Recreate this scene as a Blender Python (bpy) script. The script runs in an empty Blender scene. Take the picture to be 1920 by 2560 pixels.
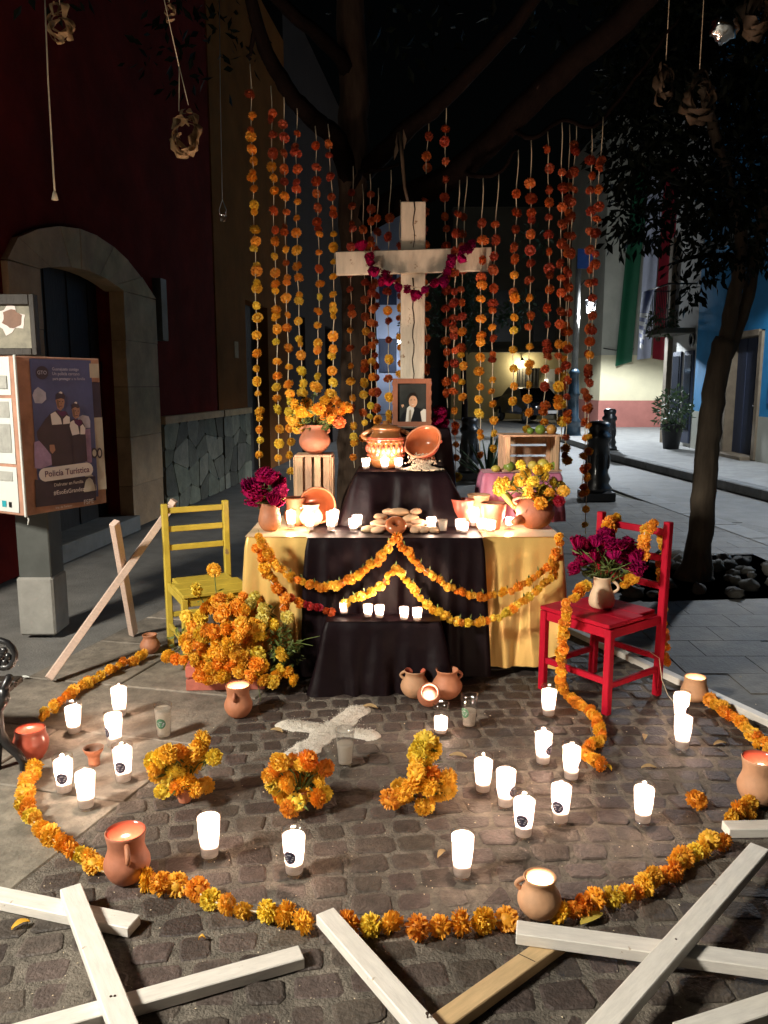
import bpy, math, random
from mathutils import Vector, Matrix, noise
random.seed(11)
S = bpy.context.scene
COL = S.collection
R = math.radians
V = Vector

# ---------------------------------------------------------------- camera
F, HC, TH = 1990.0, 1.55, R(9.14)
cd = bpy.data.cameras.new('camera')
cam = bpy.data.objects.new('camera', cd)
COL.objects.link(cam)
cam.location = (0, 0, HC)
cam.rotation_euler = (math.pi/2 - TH, 0, 0)
cd.sensor_fit = 'VERTICAL'; cd.sensor_height = 24.0
cd.lens = 24.0*F/2560.0
cd.clip_start = 0.05; cd.clip_end = 500
S.camera = cam

# ---------------------------------------------------------------- night sky
w = bpy.data.worlds.new('World'); S.world = w
w.use_nodes = True
nt = w.node_tree
sky = nt.nodes.new('ShaderNodeTexSky'); sky.sky_type = 'NISHITA'
sky.sun_disc = False; sky.sun_elevation = R(2.0); sky.sun_rotation = R(200)
nt.links.new(sky.outputs[0], nt.nodes['Background'].inputs[0])
nt.nodes['Background'].inputs[1].default_value = 0.0004
# ---------------------------------------------------------------- moonlight, almost nothing
sl = bpy.data.lights.new('moonlight', 'SUN'); sl.energy = 0.006; sl.angle = R(0.5); sl.color = (.75, .85, 1)
so = bpy.data.objects.new('moonlight', sl); COL.objects.link(so)
so.rotation_euler = (R(50), 0, R(-25))
S.view_settings.view_transform = 'Standard'
S.view_settings.look = 'None'
S.view_settings.gamma = 1.0
S.view_settings.use_curve_mapping = False
S.view_settings.exposure = 0.35
LAMP_LEFT, LAMP_STREET, LAMP_KERB, LAMP_FAR = 1850, 2900, 1300, 110     # watts of the street lamps; the far one is added
CANDLE, POTLIGHT = 6.0, 3.2                                        # watts of one candle flame
FLAME_COL = (1.0, .68, .50)
cy = S.cycles
cy.use_denoising = True
try:
    cy.denoiser = 'OPENIMAGEDENOISE'
except Exception:
    pass
cy.max_bounces = 6; cy.diffuse_bounces = 3; cy.glossy_bounces = 3; cy.transmission_bounces = 4
cy.transparent_max_bounces = 24
cy.sample_clamp_indirect = 4.0
cy.caustics_reflective = False; cy.caustics_refractive = False
cy.use_light_tree = True

# ---------------------------------------------------------------- measuring helpers
cT, sT = math.cos(TH), math.sin(TH)
def ray(px, py):
    x = (px-960)/F; y = -(py-1280)/F
    return V((x, cT + y*sT, -sT + y*cT))
def PY(px, py, Y):
    d = ray(px, py); return V((0, 0, HC)) + d*(Y/d.y)
def PZ(px, py, z=0.0):
    d = ray(px, py); return V((0, 0, HC)) + d*((z-HC)/d.z)

# ---------------------------------------------------------------- materials
def mat(name, col, rough=.6, var=.25, scale=6., bump=0., bscale=60., metal=0., spec=.5, rnd=0., trans=0., sheen=0., coat=0., stretch=None, chips=None, world=False, dirt=0.):
    m = bpy.data.materials.new(name); m.use_nodes = True
    n = m.node_tree.nodes; l = m.node_tree.links
    b = n['Principled BSDF']
    b.inputs['Roughness'].default_value = rough
    b.inputs['Metallic'].default_value = metal
    b.inputs['Specular IOR Level'].default_value = spec
    b.inputs['Sheen Weight'].default_value = sheen
    b.inputs['Coat Weight'].default_value = coat
    tc = n.new('ShaderNodeTexCoord')
    vec = tc.outputs['Object']
    if world or dirt: geo = n.new('ShaderNodeNewGeometry')
    if world: vec = geo.outputs['Position']
    if stretch:
        mp = n.new('ShaderNodeMapping'); mp.inputs['Scale'].default_value = stretch
        l.new(vec, mp.inputs[0]); vec = mp.outputs[0]
    nz = n.new('ShaderNodeTexNoise'); nz.inputs['Scale'].default_value = scale; nz.inputs['Detail'].default_value = 7
    nz.inputs['Roughness'].default_value = .65
    l.new(vec, nz.inputs['Vector'])
    mr = n.new('ShaderNodeMapRange')
    mr.inputs[1].default_value = .25; mr.inputs[2].default_value = .75
    mr.inputs[3].default_value = 1-var; mr.inputs[4].default_value = 1+var
    l.new(nz.outputs[0], mr.inputs[0])
    val = mr.outputs[0]
    if rnd > 0:
        oi = n.new('ShaderNodeObjectInfo')
        m2 = n.new('ShaderNodeMapRange'); m2.inputs[3].default_value = 1-rnd; m2.inputs[4].default_value = 1+rnd
        l.new(oi.outputs['Random'], m2.inputs[0])
        mu = n.new('ShaderNodeMath'); mu.operation = 'MULTIPLY'
        l.new(val, mu.inputs[0]); l.new(m2.outputs[0], mu.inputs[1]); val = mu.outputs[0]
    if dirt > 0:
        dz = n.new('ShaderNodeTexNoise'); dz.inputs['Scale'].default_value = 1.9; dz.inputs['Detail'].default_value = 8; dz.inputs['Roughness'].default_value = .72
        l.new(geo.outputs['Position'], dz.inputs['Vector'])
        dr = n.new('ShaderNodeMapRange'); dr.inputs[1].default_value = .34; dr.inputs[2].default_value = .66; dr.inputs[3].default_value = 1-dirt; dr.inputs[4].default_value = 1+dirt
        l.new(dz.outputs[0], dr.inputs[0])
        mu3 = n.new('ShaderNodeMath'); mu3.operation = 'MULTIPLY'
        l.new(val, mu3.inputs[0]); l.new(dr.outputs[0], mu3.inputs[1]); val = mu3.outputs[0]
    hs = n.new('ShaderNodeHueSaturation'); hs.inputs['Color'].default_value = (*col, 1)
    l.new(val, hs.inputs['Value'])
    if rnd > 0:
        m3 = n.new('ShaderNodeMapRange'); m3.inputs[3].default_value = .5-.03*min(1, rnd*2); m3.inputs[4].default_value = .5+.03*min(1, rnd*2)
        wn = n.new('ShaderNodeMath'); wn.operation = 'FRACT'
        w2 = n.new('ShaderNodeMath'); w2.operation = 'MULTIPLY'; w2.inputs[1].default_value = 7.31
        l.new(oi.outputs['Random'], w2.inputs[0]); l.new(w2.outputs[0], wn.inputs[0]); l.new(wn.outputs[0], m3.inputs[0])
        l.new(m3.outputs[0], hs.inputs['Hue'])
    col_out = hs.outputs[0]
    if chips:
        cz = n.new('ShaderNodeTexNoise'); cz.inputs['Scale'].default_value = 17; cz.inputs['Detail'].default_value = 6; cz.inputs['Roughness'].default_value = .7
        l.new(tc.outputs['Object'], cz.inputs['Vector'])
        cr_ = n.new('ShaderNodeMapRange'); cr_.inputs[1].default_value = chips[1]+.04; cr_.inputs[2].default_value = chips[1]+.005
        l.new(cz.outputs[0], cr_.inputs[0])
        cm = n.new('ShaderNodeMixRGB'); cm.inputs[2].default_value = (*chips[0], 1)
        l.new(cr_.outputs[0], cm.inputs[0]); l.new(col_out, cm.inputs[1]); col_out = cm.outputs[0]
    l.new(col_out, b.inputs['Base Color'])
    if bump > 0:
        nb = n.new('ShaderNodeTexNoise'); nb.inputs['Scale'].default_value = bscale; nb.inputs['Detail'].default_value = 5
        l.new(vec, nb.inputs['Vector'])
        bp = n.new('ShaderNodeBump'); bp.inputs['Strength'].default_value = bump; bp.inputs['Distance'].default_value = .01
        l.new(nb.outputs[0], bp.inputs['Height']); l.new(bp.outputs[0], b.inputs['Normal'])
    if trans > 0:
        t = n.new('ShaderNodeBsdfTranslucent'); l.new(hs.outputs[0], t.inputs[0])
        mx = n.new('ShaderNodeMixShader'); mx.inputs[0].default_value = trans
        l.new(b.outputs[0], mx.inputs[1]); l.new(t.outputs[0], mx.inputs[2])
        l.new(mx.outputs[0], n['Material Output'].inputs[0])
    return m

def mat_emit(name, col, s):
    m = bpy.data.materials.new(name); m.use_nodes = True
    n = m.node_tree.nodes; l = m.node_tree.links
    n.remove(n['Principled BSDF'])
    e = n.new('ShaderNodeEmission'); e.inputs[0].default_value = (*col, 1); e.inputs[1].default_value = s
    l.new(e.outputs[0], n['Material Output'].inputs[0])
    return m

def mat_glass(name, tint=(1, 1, 1), refl=.10):
    m = bpy.data.materials.new(name); m.use_nodes = True
    n = m.node_tree.nodes; l = m.node_tree.links
    n.remove(n['Principled BSDF'])
    t = n.new('ShaderNodeBsdfTransparent'); t.inputs[0].default_value = (*tint, 1)
    g = n.new('ShaderNodeBsdfGlossy'); g.inputs['Roughness'].default_value = .06
    lw = n.new('ShaderNodeLayerWeight'); lw.inputs[0].default_value = .25
    mr = n.new('ShaderNodeMapRange'); mr.inputs[3].default_value = refl*.5; mr.inputs[4].default_value = min(1, refl*5)
    l.new(lw.outputs['Facing'], mr.inputs[0])
    mx = n.new('ShaderNodeMixShader')
    l.new(mr.outputs[0], mx.inputs[0]); l.new(t.outputs[0], mx.inputs[1]); l.new(g.outputs[0], mx.inputs[2])
    l.new(mx.outputs[0], n['Material Output'].inputs[0])
    return m

def mat_wax(name, col, clear):
    m = bpy.data.materials.new(name); m.use_nodes = True
    n = m.node_tree.nodes; l = m.node_tree.links
    b = n['Principled BSDF']; b.inputs['Base Color'].default_value = (*col, 1); b.inputs['Roughness'].default_value = .4
    t = n.new('ShaderNodeBsdfTransparent')
    d = n.new('ShaderNodeBsdfTranslucent'); d.inputs[0].default_value = (*col, 1)
    m1 = n.new('ShaderNodeMixShader'); m1.inputs[0].default_value = .6
    l.new(b.outputs[0], m1.inputs[1]); l.new(d.outputs[0], m1.inputs[2])
    m2 = n.new('ShaderNodeMixShader'); m2.inputs[0].default_value = clear
    l.new(m1.outputs[0], m2.inputs[1]); l.new(t.outputs[0], m2.inputs[2])
    l.new(m2.outputs[0], n['Material Output'].inputs[0])
    return m

M = {}
def dm(key, *a, **k):
    M[key] = mat(key, *a, **k)
dm('grout', (.135, .117, .095), rough=.95, var=.55, scale=26, bump=.8, bscale=120, world=True, dirt=.42)
dm('cobble', (.072, .056, .047), rough=.6, var=.5, scale=34, bump=.6, bscale=95, rnd=.36, world=True, dirt=.38)
dm('flagstone', (.205, .18, .145), rough=.75, var=.45, scale=13, bump=.4, bscale=60, rnd=.14, world=True, dirt=.38)
dm('asphalt', (.165, .16, .15), rough=.7, var=.35, scale=3, bump=.5, bscale=80)
dm('paving', (.105, .10, .09), rough=.7, var=.4, scale=9, bump=.4, bscale=60, rnd=.1, world=True, dirt=.35)
dm('kerbstone', (.20, .20, .195), rough=.75, var=.3, scale=6, bump=.4, bscale=40, rnd=.12)
dm('sidewalk', (.30, .295, .28), rough=.75, var=.25, scale=4, bump=.3, bscale=40)
dm('soil', (.03, .026, .02), rough=.95, var=.5, scale=10, bump=1., bscale=40)
dm('rock', (.12, .115, .10), rough=.8, var=.4, scale=8, bump=.6, bscale=30, rnd=.3)
dm('white_board', (.77, .735, .67), chips=((.42, .33, .24), .285), rough=.55, var=.14, scale=14, bump=.12, bscale=60, stretch=(1, 6, 6), rnd=.06)
dm('pink_board', (.66, .50, .41), rough=.6, var=.16, scale=12, bump=.15, bscale=60, stretch=(1, 8, 8))
dm('tan_board', (.60, .42, .22), rough=.6, var=.18, scale=10, bump=.15, bscale=60, stretch=(1, 8, 8))
dm('cross_wood', (.70, .62, .49), chips=((.36, .24, .14), .33), rough=.7, var=.22, scale=5, bump=.4, bscale=26, stretch=(3, 3, .7))
dm('dark_crack', (.05, .03, .02), rough=.9)
dm('yellow_paint', (.55, .41, .055), chips=((.30, .20, .10), .30), rough=.42, var=.2, scale=9, bump=.18, bscale=40)
dm('red_paint', (.38, .005, .022), chips=((.16, .03, .02), .29), rough=.6, spec=.15, var=.18, scale=9, bump=.15, bscale=40)
dm('crate_wood', (.56, .36, .22), rough=.75, var=.28, scale=8, bump=.35, bscale=40, stretch=(3, 3, 1), rnd=.15)
dm('red_crate', (.40, .12, .08), rough=.7, var=.3, scale=8, bump=.3, bscale=40, rnd=.1)
dm('terracotta', (.42, .165, .085), rough=.62, var=.25, scale=10, bump=.2, bscale=50, rnd=.10)
dm('tan_clay', (.50, .28, .15), rough=.7, var=.22, scale=10, bump=.22, bscale=50, rnd=.08)
dm('red_clay', (.40, .085, .05), rough=.35, var=.2, scale=9, bump=.12, bscale=40, coat=.25)
dm('cream_clay', (.70, .52, .34), rough=.6, var=.14, scale=10, bump=.15, bscale=50)
dm('glazed', (.36, .105, .04), rough=.16, var=.3, scale=7, coat=.6)
dm('brown_glaze', (.24, .10, .035), rough=.2, var=.4, scale=7, coat=.6)
dm('glaze_inside', (.50, .12, .07), rough=.2, var=.2, scale=8, coat=.4)
dm('bread', (.46, .29, .17), rough=.75, var=.3, scale=14, bump=.4, bscale=50, rnd=.15)
dm('bean', (.60, .50, .36), rough=.5, var=.2, scale=14)
dm('salt', (.72, .68, .60), rough=.8, var=.12, scale=40, bump=.9, bscale=220)
dm('gold_satin', (.84, .56, .17), rough=.30, metal=.35, var=.08, scale=5, bump=.10, bscale=120, sheen=.3, spec=.7)
dm('black_cloth', (.0055, .0022, .0036), rough=.5, spec=.13, var=.3, scale=4, bump=.55, bscale=11)
dm('pink_cloth', (.50, .16, .26), rough=.5, var=.15, scale=6, bump=.1, bscale=120, sheen=.2)
for key, c in dict(orange=(.87, .37, .032), amber=(.91, .53, .05), yellow=(.90, .66, .07), pale=(.86, .74, .22), deep=(.60, .125, .02), rust=(.42, .07, .022), red=(.42, .016, .03)).items():  # rust is a darkened petal tone for the dimly lit strand tops
    dm('petal_'+key, c, rough=.55, var=.22, scale=2.2, rnd=.13, trans=.28)
dm('bark_street', (.11, .085, .06), rough=.9, var=.4, scale=5, bump=1., bscale=9, stretch=(3, 3, .5))
dm('magenta_petal', (.30, .003, .065), rough=.8, spec=.1, var=.45, scale=3, rnd=.15, trans=.25)
dm('stem_green', (.10, .14, .03), rough=.6, var=.4, scale=9, trans=.15)
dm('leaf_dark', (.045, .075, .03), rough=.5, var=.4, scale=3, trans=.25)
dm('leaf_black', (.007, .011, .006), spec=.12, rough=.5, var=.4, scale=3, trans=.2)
dm('leaf_dry', (.44, .31, .15), rough=.7, var=.35, scale=9, trans=.2)
dm('husk_shaded', (.07, .046, .026), rough=.7, var=.4, scale=9, bump=.4, bscale=30, trans=.2)  # darker copy of husk; dim light on these ornaments is in the colour
dm('husk', (.30, .20, .10), rough=.7, var=.4, scale=9, bump=.4, bscale=30, trans=.2)
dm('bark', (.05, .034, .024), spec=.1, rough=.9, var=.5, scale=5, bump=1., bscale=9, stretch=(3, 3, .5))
dm('bark_shaded', (.005, .003, .0025), spec=.04, rough=.9, var=.3, scale=5, bump=1., bscale=9, stretch=(3, 3, .5))  # near-black copy of bark; shade on the unlit limbs is in the colour
dm('twine', (.66, .56, .40), rough=.8, var=.3, scale=30)
dm('wire', (.30, .30, .31), rough=.35, metal=.8)
dm('foil', (.85, .85, .85), rough=.12, metal=1., bump=.8, bscale=8)
dm('iron_black', (.012, .012, .013), rough=.35, var=.3, scale=20, bump=.2, bscale=30, coat=.3)
dm('iron_blue', (.03, .06, .09), rough=.35, var=.3, scale=20, bump=.2, bscale=30, coat=.3)
dm('red_plaster', (.145, .0105, .007), spec=.1, rough=.85, var=.35, scale=1.2, bump=.4, bscale=25, dirt=.3)
dm('ochre_plaster', (.23, .080, .018), spec=.1, rough=.85, var=.35, scale=1.2, bump=.4, bscale=25)
dm('violet_plaster', (.035, .024, .021), rough=.85, var=.3, scale=1.2, bump=.4, bscale=25)
dm('cream_plaster', (.70, .63, .42), rough=.85, var=.14, scale=.9, bump=.3, bscale=16)
dm('grey_plaster', (.42, .41, .34), rough=.85, var=.22, scale=.9, bump=.3, bscale=16)
dm('terracotta_paint', (.40, .15, .12), rough=.8, var=.25, scale=1.1, bump=.3, bscale=16)
dm('blue_plaster', (.02, .24, .52), rough=.75, var=.28, scale=1.0, bump=.3, bscale=14)
dm('white_plaster', (.62, .60, .55), rough=.8, var=.18, scale=1.2, bump=.25, bscale=20)
dm('pale_blue_plaster', (.50, .55, .68), rough=.8, var=.15, scale=.7)
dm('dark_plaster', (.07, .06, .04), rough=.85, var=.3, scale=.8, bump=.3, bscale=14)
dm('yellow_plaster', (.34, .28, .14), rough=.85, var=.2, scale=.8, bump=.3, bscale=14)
dm('stone_trim', (.52, .35, .19), rough=.85, var=.35, scale=3, bump=.6, bscale=30, rnd=.12)
dm('wall_stone', (.15, .145, .105), rough=.85, var=.45, scale=6, bump=.6, bscale=30, rnd=.55)
dm('jamb_stone', (.19, .145, .095), rough=.85, var=.35, scale=3, bump=.5, bscale=30)
dm('mortar', (.15, .145, .11), rough=.95, var=.3, scale=10, bump=.5, bscale=60)
dm('door_wood', (.022, .016, .011), rough=.6, var=.4, scale=5, bump=.4, bscale=20, stretch=(4, 4, .6))
dm('door_blue', (.03, .04, .075), rough=.6, var=.3, scale=5, bump=.3, bscale=20, stretch=(4, 4, .6))
dm('concrete', (.24, .235, .215), rough=.85, var=.25, scale=5, bump=.4, bscale=40)
dm('kiosk_board', (.42, .22, .15), rough=.75, var=.35, scale=6, bump=.25, bscale=40)
dm('kiosk_metal', (.06, .065, .06), rough=.5, var=.3, scale=5)
dm('paper_white', (.58, .60, .57), rough=.7, var=.06, scale=5)
dm('paper_grey', (.34, .34, .31), rough=.7, var=.25, scale=14)
dm('paper_beige', (.50, .43, .34), rough=.7, var=.2, scale=9)
dm('print_navy', (.085, .09, .20), rough=.5, var=.3, scale=4)
dm('print_dark', (.055, .035, .05), rough=.5, var=.3, scale=6)
dm('print_uniform', (.055, .033, .04), rough=.5, var=.3, scale=6)
dm('print_white', (.72, .62, .58), rough=.5, var=.06, scale=6)
dm('print_lilac', (.34, .22, .36), rough=.5, var=.35, scale=12)
dm('print_cloud', (.46, .42, .50), rough=.5, var=.3, scale=12)
dm('print_skin', (.40, .20, .13), rough=.5, var=.1, scale=6)
dm('print_teal', (.02, .30, .36), rough=.5)
dm('print_purple', (.10, .02, .07), rough=.5, var=.2)
dm('photo_dark', (.035, .038, .036), rough=.25, var=.4, scale=9)
dm('photo_skin', (.62, .36, .22), rough=.3, var=.1)
dm('photo_shirt', (.72, .68, .60), rough=.3, var=.06)
dm('photo_tie', (.32, .27, .20), rough=.3, var=.2)
dm('photo_hair', (.02, .013, .01), rough=.3)
dm('photo_suit', (.012, .012, .014), rough=.3, var=.3)
dm('frame_wood', (.26, .10, .055), rough=.45, var=.3, scale=9, bump=.2, bscale=30)
dm('paint_picture', (.24, .22, .16), rough=.6, var=.7, scale=6)
dm('paint_brown', (.20, .10, .06), rough=.6, var=.4, scale=9)
dm('fruit_green', (.16, .24, .04), rough=.32, var=.25, scale=8, rnd=.2, bump=.05)
dm('fruit_yellow', (.52, .42, .08), rough=.38, var=.25, scale=6, rnd=.2)
dm('fruit_orange', (.50, .24, .05), rough=.42, var=.15, scale=8, bump=.1, bscale=90)
dm('banana', (.38, .36, .08), rough=.45, var=.3, scale=7)
dm('flag_green', (.004, .085, .035), rough=.7, var=.15, scale=2)
dm('flag_white', (.52, .54, .66), rough=.7, var=.12, scale=2)
dm('flag_red', (.26, .008, .02), rough=.7, var=.15, scale=2)
dm('cloth_blue', (.03, .05, .22), rough=.7, var=.2, scale=4)
dm('cloth_white', (.66, .64, .62), rough=.7, var=.1)
dm('sign_blue', (.05, .14, .50), rough=.4, var=.1)
dm('car_dark', (.012, .012, .014), rough=.2, coat=.7)
dm('car_white', (.62, .62, .62), rough=.25, coat=.6)
dm('car_glass', (.01, .01, .012), rough=.08)
dm('tyre', (.012, .012, .012), rough=.8)
dm('chrome', (.6, .6, .6), rough=.2, metal=1)
dm('sticker', (.03, .03, .055), rough=.4, var=.3, scale=60)
dm('sticker_green', (.04, .13, .07), rough=.4, var=.3, scale=60)
dm('sticker_ink', (.40, .40, .44), rough=.5)
dm('wax_solid', (.80, .76, .68), rough=.45, var=.06, trans=.7)
dm('plastic_pot', (.02, .02, .022), rough=.5)
M['wax_lit'] = mat_wax('wax_lit', (.93, .86, .82), .30)
M['glass'] = mat_glass('clear_glass', (.97, .97, .97), .10)
M['lamp_glass'] = mat_glass('lamp_glass', (.95, .95, .95), .06)
M['window_glass'] = mat('window_glass', (.02, .022, .025), rough=.1, spec=.8)
M['flame'] = mat_emit('flame', (1, .72, .38), 30)
M['bulb'] = mat_emit('bulb', (.9, .97, 1), 40)
M['lit_window'] = mat_emit('lit_window', (1, .92, .72), 3.0)

# ---------------------------------------------------------------- mesh builder
class MB:
    def __init__(s):
        s.v = []; s.f = []; s.sm = []; s.mi = []; s.cur = 0
    def add(s, vs, fs, smooth=False):
        b = len(s.v)
        s.v += [V(p) for p in vs]
        for f in fs:
            s.f.append([b+i for i in f]); s.sm.append(smooth); s.mi.append(s.cur)
        return s
    def box(s, c, size, rot=None, ch=0.):
        hx, hy, hz = size[0]/2, size[1]/2, size[2]/2
        c = V(c)
        T = (lambda p: c + rot @ V(p)) if rot is not None else (lambda p: c + V(p))
        if ch <= 0:
            vs = [T((x*hx, y*hy, z*hz)) for z in (-1, 1) for y in (-1, 1) for x in (-1, 1)]
            return s.add(vs, [(0, 2, 3, 1), (4, 5, 7, 6), (0, 1, 5, 4), (2, 6, 7, 3), (0, 4, 6, 2), (1, 3, 7, 5)])
        ch = min(ch, hx*.9, hy*.9, hz*.9)
        vs = []; ix = {}
        for x in (-1, 1):
            for y in (-1, 1):
                for z in (-1, 1):
                    ix[(x, y, z, 0)] = len(vs); vs.append(T((x*hx, y*(hy-ch), z*(hz-ch))))
                    ix[(x, y, z, 1)] = len(vs); vs.append(T((x*(hx-ch), y*hy, z*(hz-ch))))
                    ix[(x, y, z, 2)] = len(vs); vs.append(T((x*(hx-ch), y*(hy-ch), z*hz)))
        fs = []
        def q(a):
            fs.append(a)
        for x in (-1, 1):
            a = [ix[(x, -1, -1, 0)], ix[(x, 1, -1, 0)], ix[(x, 1, 1, 0)], ix[(x, -1, 1, 0)]]; q(a if x > 0 else a[::-1])
            a = [ix[(-1, x, -1, 1)], ix[(1, x, -1, 1)], ix[(1, x, 1, 1)], ix[(-1, x, 1, 1)]]; q(a if x < 0 else a[::-1])
            a = [ix[(-1, -1, x, 2)], ix[(1, -1, x, 2)], ix[(1, 1, x, 2)], ix[(-1, 1, x, 2)]]; q(a if x > 0 else a[::-1])
        for x in (-1, 1):
            for y in (-1, 1):
                a = [ix[(x, y, -1, 0)], ix[(x, y, -1, 1)], ix[(x, y, 1, 1)], ix[(x, y, 1, 0)]]; q(a if x*y > 0 else a[::-1])
                a = [ix[(x, -1, y, 0)], ix[(x, 1, y, 0)], ix[(x, 1, y, 2)], ix[(x, -1, y, 2)]]; q(a if x*y > 0 else a[::-1])
                a = [ix[(-1, x, y, 1)], ix[(1, x, y, 1)], ix[(1, x, y, 2)], ix[(-1, x, y, 2)]]; q(a if x*y < 0 else a[::-1])
                for z in (-1, 1):
                    a = [ix[(x, y, z, 0)], ix[(x, y, z, 1)], ix[(x, y, z, 2)]]; q(a if x*y*z > 0 else a[::-1])
        return s.add(vs, fs)
    def beam(s, p0, p1, w, h, up=(0, 0, 1), ch=.002):
        """a bar from p0 to p1, w across and h along 'up'"""
        p0 = V(p0); p1 = V(p1); d = p1-p0; L = d.length; x = d/L
        y = V(up).cross(x).normalized(); z = x.cross(y)
        return s.box((p0+p1)/2, (L, w, h), Matrix((x, y, z)).transposed(), ch)
    def tube(s, pts, rad, n=8, cap=True, smooth=True):
        pts = [V(p) for p in pts]
        if not hasattr(rad, '__len__'): rad = [rad]*len(pts)
        vs = []; prev = None
        for i, p in enumerate(pts):
            d = (pts[min(i+1, len(pts)-1)]-pts[max(i-1, 0)])
            d = d.normalized() if d.length > 1e-9 else V((0, 0, 1))
            if prev is None:
                a = V((0, 0, 1)) if abs(d.z) < .9 else V((1, 0, 0))
                u = d.cross(a).normalized()
            else:
                u = (prev - d*prev.dot(d)).normalized()
            prev = u; v = d.cross(u)
            for k in range(n):
                t = 2*math.pi*k/n
                vs.append(p + (u*math.cos(t)+v*math.sin(t))*rad[i])
        fs = [(i*n+k, i*n+(k+1) % n, (i+1)*n+(k+1) % n, (i+1)*n+k) for i in range(len(pts)-1) for k in range(n)]
        if cap:
            fs.append(list(range(n))[::-1]); fs.append([(len(pts)-1)*n+k for k in range(n)])
        return s.add(vs, fs, smooth)
    def lathe(s, prof, n=20, c=(0, 0, 0), rot=None, wob=0., smooth=True, closed=False):
        c = V(c); vs = []
        for (r, z) in prof:
            for k in range(n):
                t = 2*math.pi*k/n
                rr = r*(1+wob*math.sin(2*t+z*9))
                p = V((rr*math.cos(t), rr*math.sin(t), z))
                vs.append(c + (rot @ p if rot is not None else p))
        m = len(prof)
        fs = [(i*n+k, i*n+(k+1) % n, (i+1)*n+(k+1) % n, (i+1)*n+k) for i in range(m-1) for k in range(n)]
        if prof[0][0] > 1e-6 and not closed: fs.append(list(range(n))[::-1])
        if prof[-1][0] > 1e-6 and not closed: fs.append([(m-1)*n+k for k in range(n)])
        return s.add(vs, fs, smooth)
    def ball(s, c, r, n=10, m=7, rot=None, bump=0., seed=0):
        c = V(c); rx, ry, rz = (r, r, r) if not hasattr(r, '__len__') else r
        vs = []
        for i in range(m+1):
            ph = math.pi*i/m
            for k in range(n):
                t = 2*math.pi*k/n
                p = V((math.sin(ph)*math.cos(t), math.sin(ph)*math.sin(t), math.cos(ph)))
                if bump: p = p*(1+bump*noise.noise(p*2.1+V((seed*3.1, seed, 0))))
                p = V((p.x*rx, p.y*ry, p.z*rz))
                vs.append(c + (rot @ p if rot is not None else p))
        fs = []
        for i in range(m):
            for k in range(n):
                a, b2, c2, d = i*n+k, (i+1)*n+k, (i+1)*n+(k+1) % n, i*n+(k+1) % n
                if i == 0: fs.append((a, b2, c2))
                elif i == m-1: fs.append((a, b2, d))
                else: fs.append((a, b2, c2, d))
        return s.add(vs, fs, True)
    def prism(s, poly, n, depth):
        """polygon of 3-D points pushed back along -n by depth"""
        n = V(n); a = [V(p) for p in poly]; k = len(a)
        b = [p - n*depth for p in a]
        fs = [list(range(k))] + [list(range(2*k-1, k-1, -1))] + [(i, i+k, (i+1) % k + k, (i+1) % k) for i in range(k)]
        return s.add(a+b, fs)
    def mesh(s, name, mats, off=V((0, 0, 0))):
        me = bpy.data.meshes.new(name)
        me.from_pydata([tuple(p-off) for p in s.v], [], s.f)
        if not isinstance(mats, (list, tuple)): mats = [mats]
        for m in mats: me.materials.append(M[m] if isinstance(m, str) else m)
        me.polygons.foreach_set('use_smooth', s.sm)
        if len(mats) > 1: me.polygons.foreach_set('material_index', s.mi)
        me.update()
        return me
    def build(s, name, mats, parent=None, at=None, local=False):
        """ONE object; vertices are world points (or the parent's own points when local)"""
        off = V((0, 0, 0))
        if not local and parent is not None: off = wpos(parent)
        loc = V((0, 0, 0))
        if at is not None:
            loc = V(at) - off; off = V(at)
        o = bpy.data.objects.new(name, s.mesh(name, mats, off))
        o.location = loc
        COL.objects.link(o)
        if parent is not None: o.parent = parent
        return o

def wpos(o):
    p = V((0, 0, 0))
    while o is not None:
        p = p + V(o.location); o = o.parent
    return p

def tag(o, label=None, cat=None, group=None, kind=None):
    if label: o['label'] = label
    if cat: o['category'] = cat
    if group: o['group'] = group
    if kind: o['kind'] = kind
    return o
def thing(name, label, cat, loc=(0, 0, 0), rz=0., group=None):
    o = bpy.data.objects.new(name, None); COL.objects.link(o)
    o.empty_display_size = .05
    o.location = loc; o.rotation_euler = (0, 0, rz)
    return tag(o, label, cat, group)
def inst(name, me, parent, loc, rot=(0, 0, 0), sc=(1, 1, 1)):
    o = bpy.data.objects.new(name, me); COL.objects.link(o)
    o.location = loc; o.rotation_euler = rot
    o.scale = sc if hasattr(sc, '__len__') else (sc, sc, sc)
    if parent is not None: o.parent = parent
    return o
def copy_tree(o, parent=None):
    c = o.copy(); COL.objects.link(c); c.parent = parent
    for ch in o.children: copy_tree(ch, c)
    return c
def point_light(name, parent, loc, watts, col, rad=.012):
    l = bpy.data.lights.new(name, 'POINT'); l.energy = watts; l.color = col; l.shadow_soft_size = rad
    o = bpy.data.objects.new(name, l); COL.objects.link(o); o.location = loc
    o.parent = parent
    return o
def spot_light(name, parent, loc, watts, col, rad, ang, blend=.2):
    l = bpy.data.lights.new(name, 'SPOT'); l.energy = watts; l.color = col; l.shadow_soft_size = rad
    l.spot_size = R(ang); l.spot_blend = blend
    o = bpy.data.objects.new(name, l); COL.objects.link(o); o.location = loc
    o.parent = parent
    return o
def rnd_rot():
    return (random.uniform(0, 6.28), random.uniform(0, 6.28), random.uniform(0, 6.28))

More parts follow.
